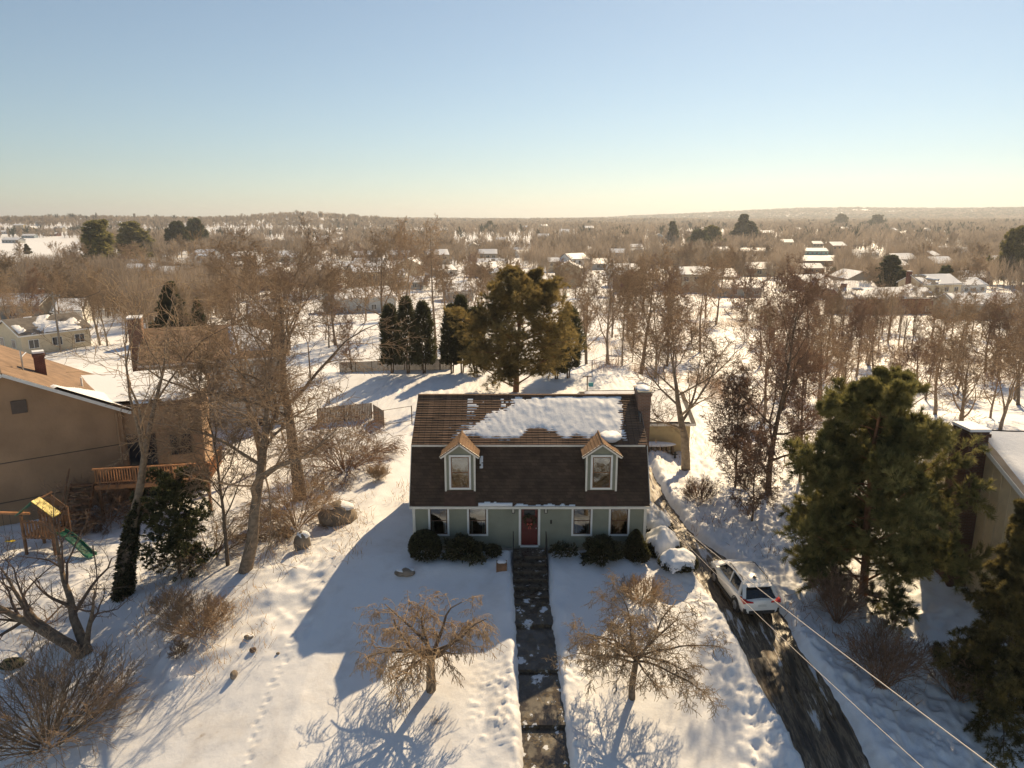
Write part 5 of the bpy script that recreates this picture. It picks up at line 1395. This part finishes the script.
# evergreens in the distance
spr_m = [joined2 for joined2 in ()]
far_spruce = conifer(dict(SPRUCE, nch=[60, 7, 4]), 121, 12, 5, .75, .30, 'needle_deep', 'bark', up=0, spread=.6, frm=0)
far_pine = conifer(dict(PINE, nch=[30, 9, 5]), 122, 12, 7, .8, .26, 'needle_deep', 'bark', frm=.0)
far_spruce2 = conifer(dict(SPRUCE, nch=[44, 6, 4], ratio=[.36, .34, .45], shape=[.75, .5, .3]), 127, 12, 5, .75, .26, 'needle', 'bark', up=.15, spread=.7, frm=0)
far_pine2 = conifer(dict(PINE, nch=[30, 9, 5]), 123, 12, 7, .7, .26, 'needle', 'bark', frm=.0)
for i, (px, pb, pt, m_, w_, lab) in enumerate(((101, 272, 221, far_spruce2, 1.5, 'olive green pine, leftmost of the three by the snowy field'), (136, 258, 222, far_spruce2, 1.9, 'dark rounded pine between the olive pine and the leaning dark pine'), (180, 254, 222, far_pine, .9, 'dark pine with a jagged slanting top'), (198, 250, 219, far_pine, .85, 'dark pine tallest of the slanting pair'),
        (887, 292, 256, far_spruce, 1.9, 'broad dark green spruce behind the long brick ranch'), (832, 280, 267, far_spruce, 1.6, 'small columnar fir beside the tan cottage'), (741, 245, 215, far_spruce, 1.5, 'taller of the twin dark spruces near the horizon'), (751, 246, 222, far_spruce, 1.7, 'shorter of the twin dark spruces near the horizon'),
        (673, 246, 222, far_spruce, 1.3, 'single dark spruce left of the twin spruces'), (712, 250, 226, far_pine2, 1.2, 'olive pine beside the twin dark spruces'), (698, 252, 230, far_pine, 1.2, 'dark pine low beside the olive pine'), (1010, 285, 228, far_pine2, .85, 'large olive pine above the long pale ranch'), (945, 290, 266, far_pine, .9, 'dark pine behind the pale two storey house'),
        (28, 254, 244, far_spruce, 1.5, 'small dark fir alone on the snowy field'), (840, 228, 214, far_pine, 1.2, 'dark pine crown standing above the far ridge'), (876, 230, 215, far_pine, 1.2, 'second dark crown standing on the far ridge'), (490, 232, 221, far_pine, .9, 'dark round evergreen near the hilltop buildings'))):
    X, Y, h = height_to(px, pb, pt); s = h/12
    put_tree('evergreen_tree', m_, X, Y, lab, 'tree', 'evergreens in the distance', i*1.3, (s*w_, s*w_, s))
# far woods: one mass
def far_woods(name, n, rng_d, seed, m, hgt, blades, wpx, clump=.0, crw=1.0):
    rg = np.random.default_rng(seed)
    px = rg.uniform(-60, 1084, n*3)
    d = np.exp(rg.uniform(np.log(rng_d[0]), np.log(rng_d[1]), n*3))
    X = CX + (px-512)/F*d; Y = CY + d
    nz = fbm(X/160.0, Y/160.0, 3, 3)
    ok = (nz > clump)
    pyv = 384 + F*np.tan(np.arctan2(CZ - H(X, Y, False), d) - PITCH)
    ok &= ~((px < 90) & (pyv > 238) & (pyv < 258))
    ok &= ~((px > 590) & (pyv > 322) & (rg.uniform(0, 1, n*3) < .8)) & ~((px < 130) & (pyv > 318)) & ~((px > 130) & (px < 590) & (pyv > 332) & (rg.uniform(0, 1, n*3) < .6)) & ~((px > 600) & (pyv > 296) & (rg.uniform(0, 1, n*3) < .35))
    ok &= ~((px > 455) & (px < 535) & (pyv > 236) & (pyv < 250) & (rg.uniform(0, 1, n*3) < .85))
    ok &= ~((px > 855) & (px < 960) & (pyv > 243) & (pyv < 262) & (rg.uniform(0, 1, n*3) < .5))
    for a, b in hp: ok &= ~((np.abs(px-a) < 8) & (pyv > b-1) & (pyv < b + 2 + (b-220)*.09))
    for a0, a1, b0, b1 in ((826, 922, 296, 330), (905, 950, 290, 318), (940, 1030, 305, 335), (798, 832, 252, 285), (845, 880, 252, 272), (735, 768, 252, 268), (340, 385, 290, 325)): ok &= ~((px > a0) & (px < a1) & (pyv > b0) & (pyv < b1))
    X, Y = X[ok][:n], Y[ok][:n]; Z = H(X, Y, False); k = len(X); d = (Y - CY)
    hh = hgt * rg.uniform(.65, 1.2, k) * (1 + .12*sstep(800, 3000, d)); 
    # blades: from trunk out to crown shell
    u = rg.uniform(0, 2*pi, (k, blades)); t = rg.uniform(.12, 1, (k, blades)); ro = rg.uniform(.3, 1, (k, blades))
    cr = hh[:, None]*.36*crw*np.sqrt(np.clip(1 - (2*t-1.05)**2*.85, .05, 1))*ro
    bx = cr*np.cos(u); by = cr*np.sin(u); bz = hh[:, None]*(.25 + .75*t)
    base_ = np.stack([X[:, None] + bx*.25, Y[:, None] + by*.25, Z[:, None] + bz*.62], -1)
    tip = np.stack([X[:, None] + bx, Y[:, None] + by, Z[:, None] + bz], -1)
    w_ = (wpx*(d/F))[:, None, None]*rg.uniform(.6, 1.3, (k, blades, 1))
    s = rg.normal(0, 1, tip.shape); s[..., 2] *= .3; s /= np.linalg.norm(s, axis=-1, keepdims=True)
    V = np.stack([base_ - s*w_*.5, base_ + s*w_*.5, tip + s*w_*.35, tip - s*w_*.35], 2).reshape(-1, 3)
    # trunks
    tb = np.stack([X, Y, Z-.5], -1); tt = np.stack([X, Y, Z + hh*.7], -1); wx = (np.maximum(.14, .35*d/F))[:, None]*np.array([[1, 0, 0]])
    V2 = np.stack([tb - wx, tb + wx, tt + wx*.4, tt - wx*.4], 1).reshape(-1, 3)
    wy = wx[:, [1, 0, 2]]
    V3 = np.stack([tb - wy, tb + wy, tt + wy*.4, tt - wy*.4], 1).reshape(-1, 3)
    V = np.concatenate([V, V2, V3]); o = link(name, npmesh(name, V, np.arange(len(V)).reshape(-1, 4), m)); return tag(o, kind='stuff')
far_woods('valley_woods', 4700, (108, 640), 1, 'far_twig', 10, 100, .20, -.2)
far_woods('hillside_woods', 8500, (560, 2400), 2, 'far_twig', 12, 30, .5, -.14)
far_woods('distant_woods', 15000, (2200, 6200), 3, 'far_twig', 13, 16, 1.2, -.9, 3.2)
far_woods('hilltop_woods', 5200, (1250, 1950), 8, 'far_twig', 11, 20, .8, -.9, 1.3)
far_woods('ridge_woods', 9000, (3000, 6300), 6, 'far_needle', 13, 16, 1.6, -.9, 6.0)
far_woods('evergreen_woods', 900, (700, 5900), 4, 'far_needle', 14, 30, .8, .0, 1.2)

# brush along banks: stuff
def brush(name, pts, n, h, m, seed, spread=1.5):
    rg = np.random.default_rng(seed); P = []
    for (a, b, c, d) in pts:
        t = rg.uniform(0, 1, n); px = a + (c-a)*t; py = b + (d-b)*t
        for x, y in zip(px, py):
            X, Y, Z = gp(x, y); P.append((X + rg.normal(0, spread), Y + rg.normal(0, spread)))
    P = np.array(P); Z = H(P[:, 0], P[:, 1]) - .05
    C = np.column_stack([P, Z]); D = np.tile([0, 0, 1.], (len(C), 1))
    o = link(name, flakes(name, C, D, 22, h, .028, m, .45, seed, .35)); return tag(o, kind='stuff')
brush('stream_bank_brush', [(600, 352, 720, 330), (690, 325, 860, 330), (860, 352, 1020, 372), (640, 318, 800, 312)], 70, 2.2, 'twig', 5, 2.5)
brush('fence_line_brush', [(600, 367, 725, 386), (700, 380, 760, 420)], 50, 1.3, 'twig_red', 6, .8)
brush('slope_weeds', [(225, 610, 262, 660), (150, 590, 200, 640), (262, 520, 330, 560), (120, 640, 250, 600), (20, 620, 120, 600), (340, 560, 400, 470)], 16, .45, 'twig', 7, .9)
brush('bank_weeds', [(690, 500, 770, 560), (790, 600, 900, 700), (650, 460, 700, 440)], 14, .4, 'twig_red', 9, .8)

# ------------------------------------------------------------------ fences, poles, wires
def fence_line(name, pts, label, post='wood_grey', hgt=1.1, wires=2, every=3.0, board=False, cat='fence'):
    P3 = [gp(*p) for p in pts]; X0, Y0, Z0 = P3[0]
    o = thing(name, (X0, Y0, Z0), label, cat)
    prev = None
    for (a, b) in zip(P3[:-1], P3[1:]):
        L_ = math.hypot(b[0]-a[0], b[1]-a[1]); n = max(1, int(L_/every))
        for k in range(n+1):
            t = k/n; x = a[0]+(b[0]-a[0])*t; y = a[1]+(b[1]-a[1])*t; z = Hs(x, y)
            if prev is None or k > 0:
                mb = MB(); mb.tube([(x-X0, y-Y0, z-Z0-.3), (x-X0, y-Y0, z-Z0+hgt)], .045, 6); mb.build('post', post, o)
                if prev is not None:
                    mb = MB()
                    if board:
                        m = max(2, int(math.hypot(x-prev[0], y-prev[1])/.16))
                        for q in range(m):
                            f = (q+.5)/m; xx = prev[0]+(x-prev[0])*f-X0; yy = prev[1]+(y-prev[1])*f-Y0; zz = prev[2]+(z-prev[2])*f-Z0
                            dx, dy = (x-prev[0])/m*.44, (y-prev[1])/m*.44
                            mb.prism([(xx-dx, yy-dy), (xx+dx, yy+dy), (xx+dx-.01, yy+dy+.03), (xx-dx-.01, yy-dy+.03)], 'z', zz-.1, zz+hgt)
                        mb.build('board', post, o)
                    else:
                        for q in range(wires):
                            hz_ = hgt*(1 - q*.8/max(1, wires-1)) - .03
                            mb.tube([(prev[0]-X0, prev[1]-Y0, prev[2]-Z0+hz_), (x-X0, y-Y0, z-Z0+hz_)], .022, 4)
                        mb.build('rail', post, o)
                prev = (x, y, z)
    return o
fence_line('wire_fence', [(592, 372), (640, 374), (688, 382), (724, 396)], 'thin wire fence along the edge of the back yard', 'bark', 1.3, 3, 3.4)
fence_line('metal_gate', [(384, 428), (412, 424)], 'plain metal rail fence at the left rear corner of the house', 'bark', 1.5, 2, 2.6)
fence_line('board_fence', [(318, 424), (372, 418)], 'weathered grey board fence behind the tangled shrub', 'wood_grey', 1.4, 0, 2.2, True)
fence_line('board_fence', [(374, 419), (384, 426)], 'short return panel of board fence by the metal rails', 'wood_grey', 1.3, 0, 1.5, True)
fence_line('picket_fence', [(340, 372), (372, 371), (440, 370), (452, 369)], 'low picket fence in front of the arborvitae hedge', 'wood_grey', 1.2, 0, 2.4, True)
X, Y, Z = gp(587, 394)
cp = thing('clothes_post', (X, Y, Z), 'dark clothes post with a teal box at the back of the yard', 'post')
mb = MB(); mb.tube([(0, 0, -.2), (0, 0, 1.75)], .06, 6); mb.beam((-.45, 0, 1.7), (.45, 0, 1.7), .07); mb.build('post', 'bark', cp)
MB().box(.12, .55, -.15, .15, .75, 1.1).build('box', 'plastic_teal', cp)
X, Y, Z = gp(642, 393)
bp_ = thing('covered_grill', (X, Y, Z), 'dark grill with a snow cap in the back yard near the chimney', 'grill')
mb = MB(); mb.box(-.45, .45, -.3, .3, .5, .85); mb.tube([(0, 0, 0), (0, 0, .5)], .06, 6); mb.box(-.3, .3, -.25, .25, 0, .08); mb.build('body', 'car_black', bp_); blob('snow_cap', bp_, (0, 0, .93), (.6, .45, .2))
X, Y, Z = gp(680, 458)
hy = thing('hydrant', (X - .4, Y - .2, Hs(X, Y)), 'small dark hydrant like stub in the snow beside the spreading tree', 'post')
mb = MB(); mb.tube([(0, 0, -.1), (0, 0, .6)], .07, 8); mb.box(-.16, .16, -.03, .03, .38, .45); mb.build('post', 'iron', hy)

def upole(px, pb, pt, label, m='wood_grey', bar=True):
    X, Y, h = height_to(px, pb, pt); o = thing('utility_pole', (X, Y, Hs(X, Y)), label, 'utility pole', 'utility poles')
    mb = MB(); mb.tube([(0, 0, -.5), (0, 0, h)], [.16, .11], 8); mb.build('pole', m, o)
    if bar:
        mb = MB(); mb.box(-1.1, 1.1, -.06, .06, h-.7, h-.55); mb.build('crossarm', m, o)
        mb = MB(); [mb.tube([(x, 0, h-.55), (x, 0, h-.35)], .05, 6) for x in (-1, -.4, .4, 1)]; mb.build('insulator', 'rim', o)
    return X, Y, Hs(X, Y) + h
pa = upole(61, 352, 292, 'grey utility pole behind the brown stucco house'); pb_ = upole(612, 338, 288, 'utility pole among the slim trees past the wire fence'); pc = upole(378, 312, 258, 'utility pole behind the tall bare trees')
upole(842, 285, 258, 'utility pole near the tan cottage in the valley')
def wire(name, a, b, sag, r, m, label, cat='cable', seg=40):
    a = np.array(a, float); b = np.array(b, float); pts = [tuple(a + (b-a)*t - np.array([0, 0, sag*4*t*(1-t)])) for t in np.linspace(0, 1, seg)]
    P0 = np.array(pts[0]); o = MB().tube([tuple(np.array(p) - P0) for p in pts], r, 5).build(name, m, smooth=True); o.location = tuple(P0); tag(o, label, cat, 'overhead wires above the driveway' if 'driveway' in label else None)
wire('overhead_wire', (5.80, 1.35, 2.42), (6.35, -24.2, 8.2), .15, .011, 'wire', 'upper bright overhead wire running from the house corner over the driveway')
wire('overhead_wire', (5.80, 1.55, 2.25), (5.75, -24.2, 7.75), .25, .007, 'wire', 'lower thinner overhead wire crossing the parked car and the driveway')
mb = MB(); mb.tube([(5.74, 1.45, 1.0), (5.74, 1.45, 2.55)], .03, 6); mb.box(5.69, 5.80, 1.3, 1.6, 1.1, 1.5); mb.build('service_mast', 'rim', house)
wire('overhead_wire', (pa[0], pa[1], pa[2]-.3), (-60, 70, 6), .8, .03, 'black_wire', 'dark line strung from the grey pole toward the far left')

# ------------------------------------------------------------------ rocks
def rock(px, py, r, label, seed, snow=True, group='boulders in the snow', name='boulder', m='rock'):
    X, Y, Z = gp(px, py); o = thing(name, (X, Y, Z), label, 'rock', group)
    blob('stone', o, (0, 0, r[2]*.45), r, m, seed, .35, 3)
    if snow: blob('snow_cap', o, (.1*r[0], .15*r[1], r[2]*1.12), (r[0]*.85, r[1]*.8, r[2]*.36), 'snow', seed+1, .3, 3)
    return o
rock(338, 522, (1.0, .7, .75), 'largest boulder, rounded and brown, beside the drooping shrub', 1)
rock(303, 548, (.42, .35, .6), 'upright stone left of the largest boulder', 2)
rock(288, 536, (.35, .3, .35), 'small stone in the snow behind the upright stone', 3)
rock(234, 678, (.14, .22, .2), 'small dark stone on the edge of the drift', 4, False)
rock(253, 653, (.13, .12, .12), 'black stone lump on the sunlit slope', 5, False, m='twig_dark')
rock(249, 641, (.2, .14, .1), 'flat stone just above the black lump', 6)
rock(12, 668, (.5, .35, .25), 'flat mossy stone at the far left of the yard', 7, False, m='ivy_bark')
rock(278, 655, (.07, .06, .05), 'tiny stone beside the footprint trail', 8, False)
rock(405, 700-124, (.5, .3, .2), 'snowy stone edging by the round shrub', 9)
for i, (px, py) in enumerate(((498, 572), (503, 566))):
    pass
pl = thing('planter_box', (-1.35, -1.75, Hs(-1.35, -1.75)), 'small brown planter box half buried beside the steps', 'planter')
mb = MB(); mb.box(-.25, .25, -.2, .2, -.1, .34); mb.build('box', 'wood', pl); blob('snow_cap', pl, (0, 0, .36), (.22, .18, .08))
# dark leaf bed behind snowy grill in neighbour yard
rock(119, 497, (1.1, .8, .9), 'snow covered mound shaped cover in the shaded neighbour yard', 11, True, group='objects in the neighbour yard', name='covered_mound', m='needle_dark')
rock(66, 487, (1.1, .8, 1.1), 'dark green tarp covered heap against the brown stucco wall', 12, False, group='objects in the neighbour yard', name='tarp_heap', m='plastic_green')
X, Y, Z = gp(184, 484)
ty = thing('toy_slide', (X, Y, Z), 'small teal plastic toy slide in the snow near the wooden deck', 'toy')
mb = MB(); mb.beam((-.8, 0, .1), (.6, .1, .8), .5, .06); mb.build('chute', 'plastic_teal', ty); mb = MB(); mb.box(.55, .75, -.2, .3, 0, .85); mb.build('ladder', 'plastic_teal', ty)

# ------------------------------------------------------------------ playset
X, Y, Z = gp(50, 549)
ps = thing('wooden_playset', (X, Y, Z), 'wooden playset tower with a green and yellow canopy and a green slide', 'playset', rz=radians(-4))
for x in (-.85, .85):
    for y in (-.7, .7): MB().box(x-.06, x+.06, y-.06, y+.06, -.3, 2.35).build('post', 'wood', ps)
MB().box(-.85, .85, -.7, .7, 1.0, 1.08).build('platform', 'wood', ps)
for y in (-.74, .70):
    mb = MB()
    for k in range(9): x = -.82 + k*.205; mb.box(x-.06, x+.06, y, y+.04, .95, 2.05)
    mb.box(-.9, .9, y-.03, y, 1.9, 2.0); mb.box(-.9, .9, y-.03, y, 1.0, 1.1); mb.build('slat_wall', 'wood', ps)
for s, m_ in ((-1, 'plastic_green'), (1, 'plastic_yellow')):
    mb = MB(); mb.prism([(0, 3.25), (s*1.12, 2.35), (s*1.12, 2.30), (0, 3.20)], 'y', -.80, -.15); mb.build('canopy', m_, ps)
mb = MB(); mb.prism([(-.85, 2.35), (.85, 2.35), (0, 3.05)], 'y', .68, .72); mb.beam((0, -.8, 3.15), (0, .8, 3.15), .08); mb.build('roof_frame', 'wood', ps)
mb = MB(); pts = [(.9, -.1, 1.1), (1.4, -.25, .98), (2.2, -.5, .55), (2.8, -.7, .12), (3.1, -.8, .05)]
for a, b in zip(pts[:-1], pts[1:]): mb.beam(a, b, .5, .04); mb.beam((a[0]+.07, a[1]+.25, a[2]+.06), (b[0]+.07, b[1]+.25, b[2]+.06), .04, .14); mb.beam((a[0]-.07, a[1]-.25, a[2]+.06), (b[0]-.07, b[1]-.25, b[2]+.06), .04, .14)
mb.build('slide', 'plastic_green', ps)
mb = MB(); mb.beam((-.8, -.1, 2.2), (-5.2, -.3, 2.25), .12); mb.build('swing_beam', 'wood_orange', ps)
for s in (-1, 1): mb = MB(); mb.beam((-5.1, -.3, 2.3), (-5.3, -.3 + s*1.0, -.2), .09); mb.build('beam_leg', 'wood', ps)
mb = MB(); mb.beam((.85, -.75, 1.3), (1.7, -1.3, -.1), .09); mb.build('brace', 'wood', ps)
for x in (-2.2, -3.8):
    mb = MB(); mb.tube([(x-.22, -.15, 2.2), (x-.22, -.15, .5)], .012, 4); mb.tube([(x+.22, -.15, 2.2), (x+.22, -.15, .5)], .012, 4); q = mb.build('swing_rope', 'black_wire', ps)
    MB().box(x-.26, x+.26, -.25, -.05, .47, .51).build('swing_seat', 'plastic_yellow', q)
X, Y, Z = gp(97, 575)
mb = MB(); mb.tube([(0, 0, -.1), (0, 0, 1.7)], .03, 6); o = mb.build('garden_pole', 'iron'); o.location = (X, Y, Z); tag(o, 'thin dark pole in the snow in front of the green slide', 'pole')
# cars in the valley
vc = make_car((0, 0, 0), 0, 'x')
R = random.Random(4)
for i, (px, py, lab) in enumerate(((964, 313, 'small pale car parked beside the pale two storey house'), (815, 277, 'snowy car on the street near the small brick house'), (870, 275, 'pale car on the street below the white house'), (878, 271, 'second pale car farther up the street below the white house'))):
    o = vc if i == 0 else copy_tree(vc)
    X, Y, Z = gp(px, py); o.location = (X, Y, Z+.05); o.rotation_euler = (0, 0, R.uniform(0, 3)); o['label'] = lab; o['group'] = 'cars in the valley'
# ------------------------------------------------------------------ light, sky, air, camera
SUN_AZ, SUN_EL = radians(25), radians(38)
sd = bpy.data.lights.new('sun', 'SUN'); sd.energy = 4.5; sd.angle = radians(.5); sd.color = (1.0, .755, .45)
so = bpy.data.objects.new('sun', sd); COL.objects.link(so)

# sun stands ahead (+Y) and SUN_AZ to the right (+X)
import mathutils
dv = mathutils.Vector((sin(SUN_AZ)*cos(SUN_EL), cos(SUN_AZ)*cos(SUN_EL), sin(SUN_EL)))
so.rotation_euler = dv.to_track_quat('Z', 'Y').to_euler()
w = bpy.data.worlds.new('World'); scene.world = w; w.use_nodes = True
N = w.node_tree.nodes; L = w.node_tree.links
sky = N.new('ShaderNodeTexSky'); sky.sky_type = 'NISHITA'; sky.sun_disc = False
sky.sun_elevation = SUN_EL; sky.sun_rotation = SUN_AZ
sky.air_density = 1.0; sky.dust_density = 0.25; sky.ozone_density = 2.4; sky.altitude = 0
bg = N['Background']; bg.inputs['Strength'].default_value = .066
tn = N.new('ShaderNodeMix'); tn.data_type = 'RGBA'; tn.blend_type = 'MULTIPLY'; tn.inputs['Factor'].default_value = 1; tn.inputs['B'].default_value = (.84, .91, .90, 1)
hs = N.new('ShaderNodeHueSaturation'); hs.inputs['Saturation'].default_value = .8; L.new(sky.outputs[0], hs.inputs['Color']); L.new(hs.outputs[0], tn.inputs['A']); L.new(tn.outputs['Result'], bg.inputs['Color'])
# air
HAZE = True
if HAZE:
    hz = MB().box(-6800, 6800, -500, 8800, -160, 120).build('haze', 'snow')
    m = bpy.data.materials.new('haze'); m.use_nodes = True
    nt = m.node_tree
    for n in list(nt.nodes):
        if n.type != 'OUTPUT_MATERIAL': nt.nodes.remove(n)
    pv = nt.nodes.new('ShaderNodeVolumePrincipled'); pv.inputs['Color'].default_value = (.86, .90, .97, 1); pv.inputs['Density'].default_value = .00018
    pv.inputs['Anisotropy'].default_value = .4
    nt.links.new(pv.outputs[0], [n for n in nt.nodes if n.type == 'OUTPUT_MATERIAL'][0].inputs['Volume'])
    hz.data.materials.clear(); hz.data.materials.append(m); tag(hz, kind='stuff')
cam = bpy.data.cameras.new('camera'); cam.sensor_width = 36; cam.lens = 36 * F / 1024; cam.clip_end = 30000; cam.clip_start = .1
co = bpy.data.objects.new('camera', cam); COL.objects.link(co); co.location = (CX, CY, CZ); co.rotation_euler = (pi/2 - PITCH, 0, 0)
scene.camera = co
scene.view_settings.view_transform = 'Standard'; scene.view_settings.look = 'None'; scene.view_settings.gamma = 1
scene.view_settings.exposure = 0.62
scene.cycles.max_bounces = 6; scene.cycles.diffuse_bounces = 3; scene.cycles.glossy_bounces = 2; scene.cycles.transmission_bounces = 3
scene.cycles.transparent_max_bounces = 8; scene.cycles.volume_bounces = 0
scene.cycles.use_denoising = True
scene.cycles.use_adaptive_sampling = True; scene.cycles.adaptive_threshold = .02
